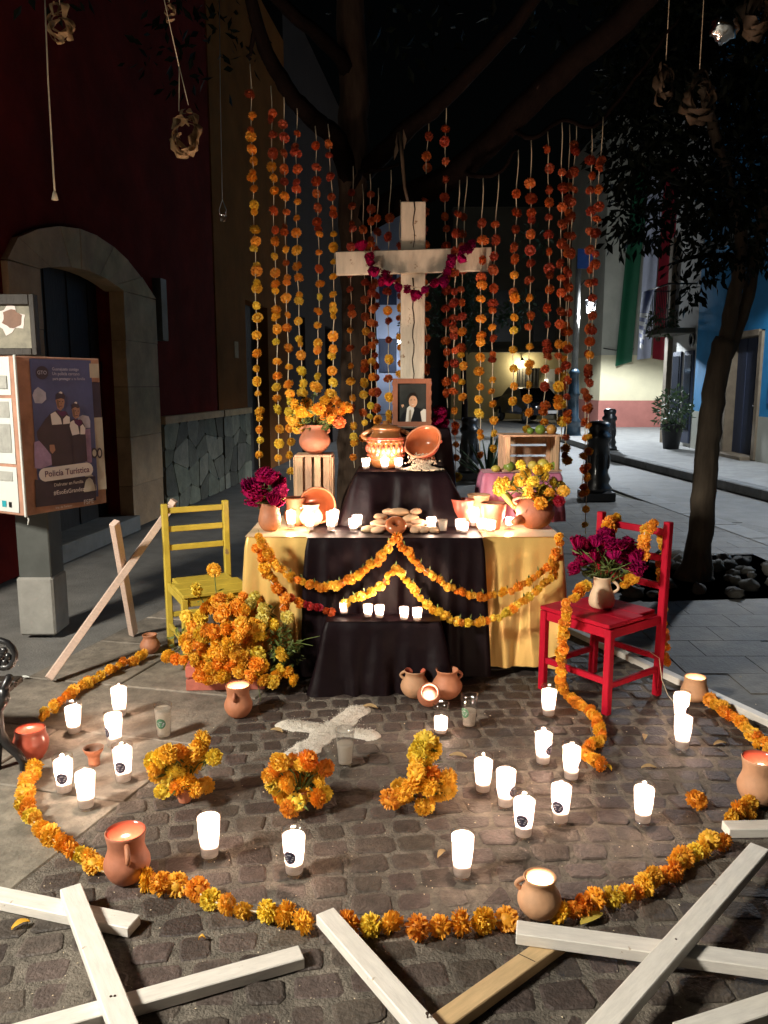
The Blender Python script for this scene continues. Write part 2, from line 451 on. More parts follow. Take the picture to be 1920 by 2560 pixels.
# ================================================================ GROUND
def sheet(name, poly, z, m, thick=.0, parent=None):
    mb = MB()
    if thick: mb.prism([V((x, y, z)) for x, y in poly], (0, 0, 1), thick)
    else: mb.add([V((x, y, z)) for x, y in poly], [list(range(len(poly)))])
    o = mb.build(name, m, parent)
    o['kind'] = 'structure'
    return o
ground = sheet('ground', [(-160, -60), (160, -60), (160, 220), (-160, 220)], -.03, 'asphalt')
edgeR = lambda y: -.80 + .34*(y-3.43)          # where the flagstone band meets the cobbles
edgeL = lambda y: -1.94 + .283*(y-3.83)        # outer edge of the flagstone band
stripX = lambda y: 1.21 + (4.94-y)*.41         # along the long white board behind the red chair
pavement = sheet('cobblestone_pavement', [(-1.7, .6), (3.2, .6), (stripX(3.0), 3.0), (stripX(5.4), 5.4), (-.2, 5.4)], -.003, 'grout')

def cobble_pts(cx, cyy, lx, ly, rot, h, rs):
    """rounded, slightly domed stone: 8-sided top, chamfer, skirt"""
    out = []
    c, s = math.cos(rot), math.sin(rot)
    base = [(-1, -.66), (-.76, -1), (.76, -1), (1, -.66), (1, .66), (.76, 1), (-.76, 1), (-1, .66)]
    jit = [(rs.uniform(-.13, .13), rs.uniform(-.13, .13)) for _ in base]
    for (k, z) in ((.84, h), (.98, h-.003), (1.02, -.014)):
        for (bx, by), (jx, jy) in zip(base, jit):
            x = (bx+jx)*k*lx/2; y = (by+jy)*k*ly/2
            out.append(V((cx + x*c - y*s, cyy + x*s + y*c, z)))
    fs = [list(range(8))]
    for a in (0, 8):
        fs += [(a+i, a+8+i, a+8+(i+1) % 8, a+(i+1) % 8) for i in range(8)]
    return out, fs
rs = random.Random(5)
cob_meshes = []
for k in range(14):
    vs, fs = cobble_pts(0, 0, 1.0, 1.0, 0, 0.0, rs)
    # unit stone in plan, real height
    vs = [V((p.x, p.y, p.z)) for p in vs]
    mb = MB(); mb.add(vs, fs); cob_meshes.append(mb.mesh('cobble', 'cobble'))
cells = []
pitch = .104
def rowy(v, x): return v + .133*x - .062*x*x
v = 1.15; j = 0
while v < 4.75:
    x = -1.75 + rs.uniform(0, .1)
    while x < 2.7:
        L = rs.uniform(.098, .150)
        xc = x + L/2; x += L
        yc = rowy(v, xc)
        if xc - .055 < edgeR(yc) or xc > stripX(yc)-.05 or yc > 4.6: continue
        cells.append((xc, yc, L-rs.uniform(.012, .024), pitch*rs.uniform(.78, .93), math.atan(.133-.124*xc)+rs.uniform(-.035, .035)))
    v += pitch
def in_view(x, y, m=0.):
    d = V((x, y, -HC)); zc = d.y*cT - d.z*sT
    if zc < .2: return False
    yc = d.y*sT + d.z*cT
    return abs(F*x/zc) < 960+m and abs(F*yc/zc) < 1280+m
cells.sort(key=lambda c: (not in_view(c[0], c[1], 20), c[0]**2+c[1]**2))
rest = MB()
n_single = 0
for c in cells:
    h = rs.uniform(-.003, .004)
    if n_single < 300 and in_view(c[0], c[1], 20):
        n_single += 1
        o = inst('cobble', rs.choice(cob_meshes), pavement, (c[0], c[1], h), (rs.uniform(-.02, .02), rs.uniform(-.02, .02), c[4] + rs.choice((0, math.pi))), (c[2], c[3], 1))
    else:
        vs, fs = cobble_pts(c[0], c[1], c[2], c[3], c[4], h, rs); rest.add(vs, fs)
o = rest.build('cobble_field', 'cobble', pavement); o['kind'] = 'stuff'

# flagstone band
band = sheet('flagstone_band', [(edgeL(1.2)-.05, 1.2), (edgeR(1.2), 1.2), (edgeR(5.9), 5.9), (edgeL(5.9)-.05, 5.9)], -.007, 'grout')
t = 1.3; g = .005; i = 0
while t < 5.8:
    d = rs.uniform(.42, .62); t2 = t+d
    cuts = [0, 1] if i % 3 == 1 else [0, rs.uniform(.38, .62), 1]
    for a, b in zip(cuts, cuts[1:]):
        P = lambda s, q: V((edgeL(q)*(1-s)+edgeR(q)*s, q + .30*(.5-s), 0))
        e = g*1.2
        q = [P(a+e, t+g), P(b-e, t+g), P(b-e, t2-g), P(a+e, t2-g)]
        cc = sum(q, V())/4
        mb = MB()
        top = [cc + (p-cc)*.985 for p in q]
        h = .004 + rs.uniform(-.002, .002)
        vs = [V((p.x, p.y, h)) for p in top] + [V((p.x, p.y, h-.005)) for p in q] + [V((p.x, p.y, -.02)) for p in q]
        mb.add(vs, [(0, 1, 2, 3)] + [(k+i0, k+i0+4, k+(i0+1) % 4+4, k+(i0+1) % 4) for k in (0, 4) for i0 in range(4)])
        mb.build('flagstone', 'flagstone', band)
    t = t2; i += 1

# plaza paving beyond the white board and beyond the flagstones
plaza = sheet('plaza_paving', [(stripX(3.0)+.02, 3.0), (6.2, 3.0), (3.35, 10.9), (-1.0, 10.9), (-.2, 5.42), (stripX(5.4)+.02, 5.42)], -.004, 'paving')
ny = 0
y = 3.0
while y < 10.7:
    x = -1.0 + (.22 if ny % 2 else 0)
    while x < 5.2:
        xc, yc = x+.22, y+.14
        ok = xc < 3.3 + (10.9-yc)*.33 and yc < 10.7 and ((yc < 5.4 and xc > stripX(yc)+.23) or (yc > 5.58 and xc > -1.0 + .0*yc))
        if ok and in_view(xc, yc, 80) and not (1.75 < xc < 3.45 and 5.65 < yc < 7.15):
            mb = MB(); mb.box((xc, yc, -.012 + rs.uniform(-.0005, .0005)), (.4375, .2775, .026), ch=.0015)
            mb.build('paver', 'paving', plaza)
        x += .44
    y += .28; ny += 1
# pale kerb stones between plaza and street
kl = [PZ(1560, 1225), PZ(1920, 1352)]
p0, p1 = V((kl[0].x, kl[0].y, 0)), V((kl[1].x, kl[1].y, 0))
d = (p1-p0).normalized()
strip = sheet('kerb_strip', [tuple((p0 - d*1 + V((.15, .03, 0)))[:2]), tuple((p1 + d*2 + V((.15, .03, 0)))[:2]), tuple((p1 + d*2 - V((.2, .03, 0)))[:2]), tuple((p0 - d*1 - V((.2, .03, 0)))[:2])], -.022, 'mortar')
for k in range(8):
    a = p0 + d*(-.9 + k*.78); mb = MB()
    mb.beam(a + V((0, 0, -.006)), a + d*.765 + V((0, 0, -.006)), .30, .03, ch=.006)
    mb.build('kerb_slab', 'kerbstone', strip)

# raised sidewalk on the far side of the street
ka, kb = V((5.62, 7.0, 0)), V((4.72, 17.6, 0))
sidewalk = sheet('sidewalk', [(5.74, 6.0), (7.0, 6.0), (7.0, 20.0), (11, 27), (4.9, 27), (4.87, 17.6)], .11, 'sidewalk', .13)
d = (kb-ka).normalized()
for k in range(11):
    a = ka + d*(k*.97); mb = MB()
    mb.beam(a + V((0, 0, .05)), a + d*.955 + V((0, 0, .05)), .22, .15, ch=.015)
    mb.build('kerbstone', 'kerbstone', sidewalk)

# ================================================================ LEFT HOUSES
U = V((.105, 1, 0)).normalized(); NW = V((U.y, -U.x, 0))
def W(y, z, d=0.):
    """a point on the left facade line: y along the street, z up, d proud of the wall"""
    return V((-3.655+.105*y, y, z)) + NW*d
def wallbox(mb, y0, y1, z0, z1, d0, d1):
    a = [W(y0, z0, d1), W(y1, z0, d1), W(y1, z1, d1), W(y0, z1, d1)]
    mb.prism(a, NW, d1-d0)
red_house = thing('red_house', 'dark red house with a stone arched doorway behind the notice kiosk', 'house', W(8, 0))
mb = MB()
wallbox(mb, 5.1, 6.86, 0, 8, -.5, 0); wallbox(mb, 8.56, 11.7, 0, 8, -.5, 0); wallbox(mb, 6.86, 8.56, 2.74, 8, -.5, 0)
a = [W(5.1, 0, 0), W(5.1, 8, 0), W(5.1, 8, 0) - V((4, .3, 0)), W(5.1, 0, 0) - V((4, .3, 0))]
mb.prism(a[::-1], V((0, -1, 0)), .3)
mb.build('wall', 'red_plaster', red_house)
# stone surround
def quoin(y0, y1, z0, z1, d1):
    m2 = MB(); wallbox(m2, y0+.002, y1-.002, z0+.0025, z1-.0025, -.10, d1)
    m2.build('jamb_stone', 'stone_trim', red_house)
rs = random.Random(9)
z = 0
while z < 2.44:
    h = min(rs.uniform(.38, .55), 2.50-z)
    if 2.50-(z+h) < .15: h = 2.50-z
    quoin(6.42, 6.90, z, z+h, .05+rs.uniform(0, .012)); quoin(8.52, 9.38, z, z+h, .05+rs.uniform(0, .012))
    z += h
    if h <= 0: break
def arc(cy_, z0, half, rise, s):
    rr = (half*half + rise*rise)/(2*rise); a = math.asin(half/rr)*s
    return cy_ + rr*math.sin(a), z0 + rr*math.cos(a) - (rr-rise)
for k in range(9):
    s0, s1 = -1 + 2*k/9, -1 + 2*(k+1)/9
    i0, i1 = arc(7.71, 2.50, .82, .10, s0*.995), arc(7.71, 2.50, .82, .10, s1*.995)
    o0, o1 = arc(7.80, 2.52, 1.54, .44, s0*.98), arc(7.80, 2.52, 1.54, .44, s1*.98)
    if k == 0: o0 = (6.42, 2.51)
    if k == 8: o1 = (9.38, 2.51)
    m2 = MB(); dd = .055 + rs.uniform(0, .015)
    q = [W(i0[0]+.003, i0[1], dd), W(i1[0]-.003, i1[1], dd), W(o1[0]-.003, o1[1], dd), W(o0[0]+.003, o0[1], dd)]
    m2.prism(q, NW, .15+dd)
    m2.build('arch_stone', 'stone_trim', red_house)
# plank doors, set back in the opening
for k in range(8):
    y0 = 6.88 + k*.2125; m2 = MB(); wallbox(m2, y0+.004, y0+.208, .12, 2.74, -.34, -.27 + (.012 if k % 2 else 0))
    m2.build('door_plank', 'door_wood', red_house)
m2 = MB(); wallbox(m2, 6.88, 8.54, 1.66, 1.78, -.27, -.225); m2.build('door_rail', 'door_wood', red_house)
m2 = MB(); wallbox(m2, 6.86, 8.56, -.02, .14, -.35, .10); m2.build('door_step', 'concrete', red_house)
m2 = MB(); wallbox(m2, 9.45, 9.62, 2.05, 2.75, 0, .10); m2.build('meter_box', 'kiosk_metal', red_house)
def wainscot(parent, y0, y1, ztop, seed):
    m2 = MB(); wallbox(m2, y0, y1, 0, ztop, .0, .05); m2.build('stone_base', 'mortar', parent)
    m2 = MB(); wallbox(m2, y0, y1, ztop, ztop+.09, .0, .10); m2.build('ledge', 'stone_trim', parent)
    r2 = random.Random(seed); nx, nz = max(2, int((y1-y0)/.36)), 4
    G = [[(y0 + (y1-y0)*i/nx + (r2.uniform(-.15, .15) if 0 < i < nx else 0), ztop*j/nz + (r2.uniform(-.11, .11) if 0 < j < nz else 0)) for j in range(nz+1)] for i in range(nx+1)]
    for i in range(nx):
        for j in range(nz):
            q = [G[i][j], G[i+1][j], G[i+1][j+1], G[i][j+1]]
            cx = sum(p[0] for p in q)/4; cz = sum(p[1] for p in q)/4
            q = [(cx+(p[0]-cx)*.978, cz+(p[1]-cz)*.978) for p in q]
            pp = []
            for a, b in zip(q, q[1:]+q[:1]):
                pp += [(a[0]*.9+b[0]*.1, a[1]*.9+b[1]*.1), (a[0]*.1+b[0]*.9, a[1]*.1+b[1]*.9)]
            m3 = MB(); dd = .066 + r2.uniform(0, .014)
            m3.prism([W(p[0], p[1], dd) for p in pp], NW, .03)
            m3.build('wall_stone', 'wall_stone', parent)
wainscot(red_house, 9.42, 11.68, 1.08, 3)
ochre_house = thing('ochre_house', 'ochre house with a dark doorway next to the dark red house', 'house', W(13.5, 0))
mb = MB(); wallbox(mb, 11.72, 13.25, 0, 8, -.5, .015); wallbox(mb, 14.7, 16.4, 0, 8, -.5, .015); wallbox(mb, 13.25, 14.7, 2.9, 8, -.5, .015)
mb.build('wall', 'ochre_plaster', ochre_house)
for k in range(6):
    y0 = 13.26 + k*.24; m2 = MB(); wallbox(m2, y0, y0+.232, 0, 2.9, -.3, -.22); m2.build('door_plank', 'door_wood', ochre_house)
m2 = MB(); wallbox(m2, 12.55, 12.75, 1.95, 2.2, .015, .03); m2.build('number_plate', 'stone_trim', ochre_house)
wainscot(ochre_house, 11.74, 13.2, 1.08, 4)
violet_house = thing('violet_house', 'violet grey house far along the dark side of the street', 'house', W(20, 0))
mb = MB()
for y0, y1, z0 in ((16.42, 17.6, 0), (17.6, 18.1, 3.0), (18.1, 20.6, 0), (20.6, 21.6, 3.0), (21.6, 26, 0)): wallbox(mb, y0, y1, z0, 9, -.5, 0.)
mb.build('wall', 'violet_plaster', violet_house)
for y0, y1 in ((17.6, 18.1), (20.6, 21.6)):
    m2 = MB(); wallbox(m2, y0, y1, 0, 3, -.3, -.2); m2.build('door', 'door_wood', violet_house)

# ================================================================ RIGHT HOUSES
cream = thing('cream_house', 'cream house with a terracotta painted base across the street', 'house', (9, 27, 0))

mb = MB(); mb.box((11.2, 29.53, .50), (7.96, 5.0, 1.0)); mb.build('painted_base', 'terracotta_paint', cream)
mb = MB(); mb.box((11.2, 29.5, 1.75), (7.9, 4.9, 1.5)); mb.build('lower_wall', 'cream_plaster', cream)
mb = MB(); mb.box((11.2, 29.5, 6.25), (7.9, 4.896, 7.5)); mb.build('upper_wall', 'grey_plaster', cream)  # greyer colour up here stands in for the street lamp's cut-off
mb = MB(); mb.tube([(7.30, 27.0, 2.72), (7.7, 27.0, 2.66), (8.3, 27.0, 2.70)], .02, 6); mb.build('cable', 'iron_black', cream)
def drape_cloth(name, x0, x1, zt, zb0, zb1, y, m, label, seed, lean=0.):
    mb = MB(); nx, nz = 14, 30
    r2 = random.Random(seed); ph = r2.uniform(0, 6)
    for front in (1,):
        vs = []
        for j in range(nz+1):
            f = j/nz
            for i in range(nx+1):
                s = i/nx; zb = zb0*(1-s)+zb1*s
                z = zt + (zb-zt)*f
                x = x0 + (x1-x0)*s - lean*f
                vs.append(V((x, y - .16 - .03*math.sin(s*7+ph) - .06*math.sin(f*3+s*2+ph), z)))
        n = len(vs)
        vs += [p + V((0, .008, 0)) for p in vs]
        fs = []
        for j in range(nz):
            for i in range(nx):
                a = j*(nx+1)+i; q = (a, a+nx+1, a+nx+2, a+1)
                fs.append(q); fs.append(tuple(k+n for k in q[::-1]))
        mb.add(vs, fs, True)
    o = mb.build(name, m); tag(o, label, 'drape', 'festive drapes on the cream house')
Yc = 27.02
X = lambda px: (px-960)/F*(Yc*cT)*1.0
drape_cloth('drape', X(1554), X(1594), 8.5, 2.12, 2.28, Yc, 'flag_green', 'long green drape hanging on the cream house wall', 1, .28)
drape_cloth('drape', X(1593), X(1628), 8.5, 2.34, 2.40, Yc+.015, 'flag_white', 'long white drape hanging between the green and red ones', 2, .1)
drape_cloth('drape', X(1628), X(1676), 8.5, 2.38, 2.30, Yc, 'flag_red', 'long dark red drape hanging on the cream house wall', 3, .05)

white_house = thing('white_house', 'narrow white house with an iron balcony beside the blue house', 'house', (7, 19, 0))
mb = MB(); mb.box((8.02, 19.1, 4.2), (2, 1.76, 8.4)); mb.build('wall', 'white_plaster', white_house)
mb = MB(); mb.box((6.98, 19.86, 2.5), (.16, .22, 5.0)); mb.build('corner_pillar', 'jamb_stone', white_house)
for y0 in (18.55, 19.3):
    mb = MB(); mb.box((7.0, y0, 1.25), (.06, .5, 2.1)); f = mb.build('window', 'door_blue', white_house)
    mb = MB(); mb.box((6.965, y0, 1.35), (.02, .4, 1.7)); mb.build('pane', 'window_glass', f)
mb = MB(); mb.lathe([(.16, 0), (.16, .02), (.10, .024), (.10, 0)], 16, (6.99, 18.45, 2.55), Matrix.Rotation(-math.pi/2, 3, 'Y'))
mb.build('round_sign', 'iron_black', white_house)
bal = thing('balcony', 'black iron balcony with hanging plants on the narrow white house', 'balcony', (6.7, 19.1, 2.75))
mb = MB(); mb.box((6.66, 19.1, 2.74), (.66, 1.6, .12), ch=.01); mb.build('slab', 'dark_plaster', bal)
for k in range(14):
    mb = MB(); p = V((6.36, 18.34+k*.117, 2.8)); mb.tube([p, p+V((0, 0, .95))], .011, 6); mb.build('baluster', 'iron_black', bal)
mb = MB(); mb.tube([(6.98, 18.34, 3.76), (6.36, 18.34, 3.76), (6.36, 19.86, 3.76), (6.98, 19.86, 3.76)], .022, 6); mb.build('rail', 'iron_black', bal)
def leafy(mb, c, r, n, size, seed, droop=0.):
    r2 = random.Random(seed); c = V(c)
    rx, ry, rz = r
    for _ in range(n):
        while True:
            p = V((r2.uniform(-1, 1), r2.uniform(-1, 1), r2.uniform(-1, 1)))
            if p.length < 1 and p.length > r2.uniform(0, .8): break
        q = c + V((p.x*rx, p.y*ry, p.z*rz))
        d = (p + V((r2.uniform(-1, 1), r2.uniform(-1, 1), r2.uniform(-1, 1)-droop))).normalized()
        leaf(mb, q, d, size*r2.uniform(.6, 1.25), r2)
def leaf(mb, q, d, L, r2, wid=.42):
    s = d.cross(V((r2.uniform(-1, 1), r2.uniform(-1, 1), r2.uniform(-1, 1))))
    s = s.normalized() if s.length > 1e-6 else V((1, 0, 0))
    n = d.cross(s)
    m_ = q + d*L*.5
    mb.add([q, m_ + s*L*wid*.5 + n*L*.06, q + d*L, m_ - s*L*wid*.5 + n*L*.06], [(0, 1, 2), (0, 2, 3)])
mb = MB(); leafy(mb, (6.5, 19.1, 2.95), (.25, .75, .35), 260, .13, 3, .8); mb.build('hanging_plants', 'leaf_dark', bal)
mb = MB()
vs = []
for j in range(13):
    for i in range(9):
        s, f = i/8, j/12
        vs.append(V((6.28 - .18*s*f - .04*math.sin(s*7+f*3), 19.95-1.0*s*(1-.25*f), 3.74 - 1.15*f - .25*s*f)))
fs = [(j*9+i, (j+1)*9+i, (j+1)*9+i+1, j*9+i+1) for j in range(12) for i in range(8)]
mb.add(vs, fs, True)
mb.mi = [1 if (k//8) in (5, 7, 9, 11) else 0 for k in range(len(fs))]
tag(mb.build('striped_cloth', ['cloth_blue', 'cloth_white']), 'blue and white striped cloth hung over the iron balcony', 'cloth')

blue = thing('blue_house', 'bright blue house with a dark wooden door on the street', 'house', (7, 14, 0))
def rbox(name, m, y0, y1, z0, z1, x0, x1):
    mb = MB(); mb.box(((x0+x1)/2, (y0+y1)/2, (z0+z1)/2), (x1-x0, y1-y0, z1-z0)); return mb.build(name, m, blue)
D0, D1 = 15.1, 16.35
mb = MB()
for (y0, y1, z0, z1) in ((4, D0-.14, .95, 4.4), (D1+.14, 18.18, .95, 4.4), (D0-.14, D1+.14, 2.55, 4.4)):
    mb.box((7.5, (y0+y1)/2, (z0+z1)/2), (1.0, y1-y0, z1-z0))
mb.box((7.52, 11, 6.4), (.98, 14.3, 4.0))
mb.build('wall', 'blue_plaster', blue)
mb = MB()
for (y0, y1) in ((4, D0-.14), (D1+.14, 18.17)): mb.box((7.49, (y0+y1)/2, .475), (1.0, y1-y0, .95))
mb.build('worn_base', 'grey_plaster', blue)
mb = MB(); mb.box((7.42, 11, 4.42), (1.1, 14.3, .16), ch=.02); mb.build('cornice', 'dark_plaster', blue)
for yy in (D0-.07, D1+.07):
    mb = MB(); mb.box((7.2, yy, 1.32), (.5, .14, 2.4), ch=.01); mb.build('door_jamb', 'jamb_stone', blue)
mb = MB(); mb.box((7.2, (D0+D1)/2, 2.50), (.5, D1-D0-.004, .12), ch=.01); mb.build('door_lintel', 'jamb_stone', blue)
mb = MB(); mb.box((6.97, (D0+D1)/2, .14), (.42, D1-D0, .08), ch=.01); mb.build('door_step', 'jamb_stone', blue)
for k in range(6):
    y0 = D0 + k*(D1-D0)/6; mb = MB(); mb.box((7.16+(.01 if k % 2 else 0), y0+(D1-D0)/12, 1.28), (.06, (D1-D0)/6-.008, 2.30)); mb.build('door_plank', 'door_blue', blue)
mb = MB(); mb.ball((7.10, D0+.3, 1.15), .035); mb.build('door_knob', 'chrome', blue)
mb = MB(); mb.box((7.0, 14.2, 1.75), (.08, .8, 1.1), ch=.01); f = mb.build('window', 'sign_blue', blue)
mb = MB(); mb.box((6.958, 14.2, 1.75), (.02, .62, .92)); mb.build('pane', 'window_glass', f)

def plant_pot(x, y, h, r, fol, n, size, label, seed, mfol='leaf_dark', z0=.11):
    t = thing('potted_plant', label, 'potted plant', (x, y, z0))
    mb = MB(); mb.lathe([(r*.7, 0), (r, h), (r*1.05, h), (r*1.05, h-.03), (r*.9, h-.04)], 14, (x, y, z0)); mb.build('pot', 'plastic_pot', t)
    mb = MB(); leafy(mb, (x, y, z0+h+fol*.6), (fol*.8, fol*.8, fol), n, size, seed, .3)
    for k in range(6):
        a = k*1.05; mb.tube([(x, y, z0+h-.05), (x+fol*.4*math.cos(a), y+fol*.4*math.sin(a), z0+h+fol*.7)], .012, 5)
    mb.build('foliage', mfol, t)
plant_pot(6.45, 17.9, .56, .24, .50, 420, .13, 'leafy plant in a tall black pot against the white house', 5)


# buildings closing the street
far = thing('far_house', 'far house with a lit ground floor and dark balcony across the road', 'house', (8, 36, 0))
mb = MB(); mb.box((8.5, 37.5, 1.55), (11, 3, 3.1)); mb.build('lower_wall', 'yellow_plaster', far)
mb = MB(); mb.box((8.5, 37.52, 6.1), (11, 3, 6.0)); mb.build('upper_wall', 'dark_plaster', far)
mb = MB(); mb.box((8.5, 35.75, 3.0), (11, .6, .16)); mb.build('balcony_slab', 'dark_plaster', far)
for px0, px1, top in ((1294, 1347, 942), (1400, 1428, 925)):
    a, b = PY(px0, top, 35.98), PY(px1, top, 35.98)
    mb = MB(); mb.box(((a.x+b.x)/2, 35.97, 1.5), (b.x-a.x, .08, 1.5)); f = mb.build('window', 'dark_plaster', far)
    mb = MB()
    for k in range(7): mb.box((a.x + (b.x-a.x)*(k+.5)/7, 35.9, 1.5), (.025, .03, 1.5))
    mb.build('grille', 'iron_black', f)
a, b = PY(1362, 960, 35.98), PY(1386, 960, 35.98)
mb = MB(); mb.box(((a.x+b.x)/2, 35.96, 1.1), (b.x-a.x, .08, 2.2)); mb.build('door', 'white_plaster', far)
mb = MB(); mb.box((a.x+.04, 35.9, 1.25), (.14, .05, 1.0)); mb.build('lit_window', 'lit_window', far)
for x in (5.2, 7.1, 9.0):
    mb = MB(); mb.box((x, 36.0, 4.5), (1.0, .1, 2.2)); f = mb.build('window', 'iron_black', far)
pale = thing('pale_house', 'tall pale bluish house at the end of the street behind the tree', 'house', (-1, 42, 0))
mb = MB(); mb.box((-1.2, 43, 5), (5.6, 2, 10)); mb.build('wall', 'pale_blue_plaster', pale)
for x in (-2.6, 0.2):
    for z in (3.0, 6.4):
        mb = MB(); mb.box((x, 41.98, z), (.9, .1, 1.7)); f = mb.build('window', 'door_blue', pale)
dark_house = thing('dark_house', 'unlit dark house at the end of the street between the pale and far ones', 'house', (2.5, 38, 0))
mb = MB(); mb.box((2.4, 39.5, 3.6), (1.5, 2.8, 7.2)); mb.build('wall', 'dark_plaster', dark_house)
mb = MB(); mb.box((2.4, 38.1, 1.2), (.8, .1, 2.2)); mb.build('door', 'door_wood', dark_house)

# ================================================================ STREET LAMPS
def street_lamp(x, y, zl, dx, dy, watts, col, label, group=None, sign=False, rad=.12, cone=156, stray=.04):
    t = thing('street_lamp', label, 'street lamp', (x, y, 0), 0, group)
    h = zl + .75
    mb = MB(); mb.lathe([(.30, 0), (.30, .10), (.24, .14), (.22, .45), (.25, .50), (.17, .60), (.15, 1.2), (.18, 1.26), (.15, 1.34), (.13, 1.80), (.16, 1.86), (.10, 1.96)], 16, (x, y, 0)); mb.build('pedestal', 'iron_blue', t)
    mb = MB(); mb.lathe([(.095, 1.95), (.075, h+.6), (.03, h+.66)], 12, (x, y, 0)); mb.build('post', 'kiosk_metal' if not sign else 'concrete', t)
    L = V((x+dx, y+dy, zl))
    mb = MB(); mb.tube([(x, y, h-.3), (x+dx*.5, y+dy*.5, h-.05), (x+dx, y+dy, h-.1), (x+dx, y+dy, zl+.34)], .018, 6); mb.build('arm', 'iron_black', t)
    mb = MB(); mb.lathe([(.03, .36), (.06, .33), (.20, .20), (.215, .17), (.20, .17), (.02, .30)], 4, L, Matrix.Rotation(.78, 3, 'Z'), smooth=False); ln = mb.build('lantern_hood', 'iron_black', t)
    mb = MB()
    for k in range(4):
        a = .78 + k*math.pi/2
        mb.tube([L + V((.185*math.cos(a), .185*math.sin(a), .18)), L + V((.11*math.cos(a), .11*math.sin(a), -.20))], .010, 4)
    mb.lathe([(.0, -.24), (.05, -.22), (.115, -.20), (.115, -.185)], 4, L, Matrix.Rotation(.78, 3, 'Z'), smooth=False)
    mb.build('lantern_frame', 'iron_black', t)
    mb = MB(); mb.lathe([(.106, -.185), (.18, .17)], 4, L, Matrix.Rotation(.78, 3, 'Z'), smooth=False, closed=True); mb.build('lantern_glass', 'lamp_glass', t)
    mb = MB(); mb.ball(L + V((0, 0, .06)), (.07, .07, .09)); mb.build('bulb', 'bulb', t)
    spot_light('lamp_light', t, L + V((0, 0, -.06)) - V((x, y, 0)), watts, col, rad, cone)
    if stray: point_light('stray_light', t, L + V((0, 0, -.04)) - V((x, y, 0)), watts*stray, col, rad)
    if sign:
        mb = MB(); mb.box((x+.14, y-.14, 4.92), (.42, .03, .52)); mb.build('street_sign', 'sign_blue', t)
    return t
PL = PZ(1430, 1098)
street_lamp(PL.x, PL.y, 3.66, .36, -.1, LAMP_STREET, (.84, .92, 1), 'lit street lamp with a blue sign beyond the black bollards', 'street lamps', True, cone=154, stray=.05)
street_lamp(-4.0, 0.0, 3.5, .0, .3, LAMP_LEFT, (1, .93, .80), 'street lamp standing behind the photographer near the bench', 'street lamps', rad=.38, cone=160, stray=.03)
street_lamp(6.25, 12.1, 3.9, -.15, -.1, LAMP_KERB, (.88, .94, 1), 'street lamp on the sidewalk in front of the blue house', 'street lamps', cone=150, stray=0)
street_lamp(1.36, 39.6, 3.6, -.6, .3, LAMP_FAR*1.6, (.74, .84, 1), 'added street lamp lighting the pale house at the far street end', 'street lamps', stray=1)  # unseen lamp added to brighten the pale house
t = thing('added_wall_lantern', 'small added wall lantern brightening the far house', 'lantern', (6.1, 35.9, 2.5))  # lantern added to light the lower wall; no such lamp is seen
mb = MB(); mb.box((6.1, 35.86, 2.62), (.05, .22, .04)); mb.build('bracket', 'iron_black', t)
mb = MB(); mb.lathe([(.02, .16), (.11, .06), (.11, .04)], 8, (6.1, 35.7, 2.52)); mb.build('shade', 'iron_black', t)
mb = MB(); mb.ball((6.1, 35.7, 2.5), .05); mb.build('bulb', 'bulb', t)
point_light('lantern_light', t, (0, -.24, -.12), LAMP_FAR*.7, (1, .88, .62), .06)

# ================================================================ BOLLARDS, CARS
boll = None
for k, (px, py, sc, lab) in enumerate(((1490, 1250, 1.05, 'fat black cast iron bollard nearest the hanging strands'), (1520, 1137, 1.0, 'black cast iron bollard at the corner of the raised sidewalk'), (1172, 1197, 1.0, 'black cast iron bollard in the dark beside the spiky agave'))):
    p = PZ(px, py)
    if boll is None:
        boll = thing('bollard', lab, 'bollard', (0, 0, 0), 0, 'cast iron bollards on the street')
        mb = MB(); mb.box((0, 0, .06), (.40, .40, .12), ch=.012); mb.build('foot', 'iron_black', boll)
        mb = MB(); mb.lathe([(.19, .12), (.19, .17), (.15, .22), (.17, .28), (.135, .36), (.145, .62), (.13, .74), (.16, .78), (.16, .83), (.12, .87), (.135, .93), (.14, .98), (.10, 1.01), (0, 1.02)], 16)
        mb.build('column', 'iron_black', boll)
        mb = MB()
        for q in range(10):
            a = q*.628; mb.ball((.143*math.cos(a), .143*math.sin(a), .5), (.02, .02, .10), 6, 5)
        mb.build('ornament', 'iron_black', boll)
        o = boll
    else:
        o = copy_tree(boll); o['label'] = lab
    o.location = (p.x, p.y, 0); o.scale = (sc, sc, sc)
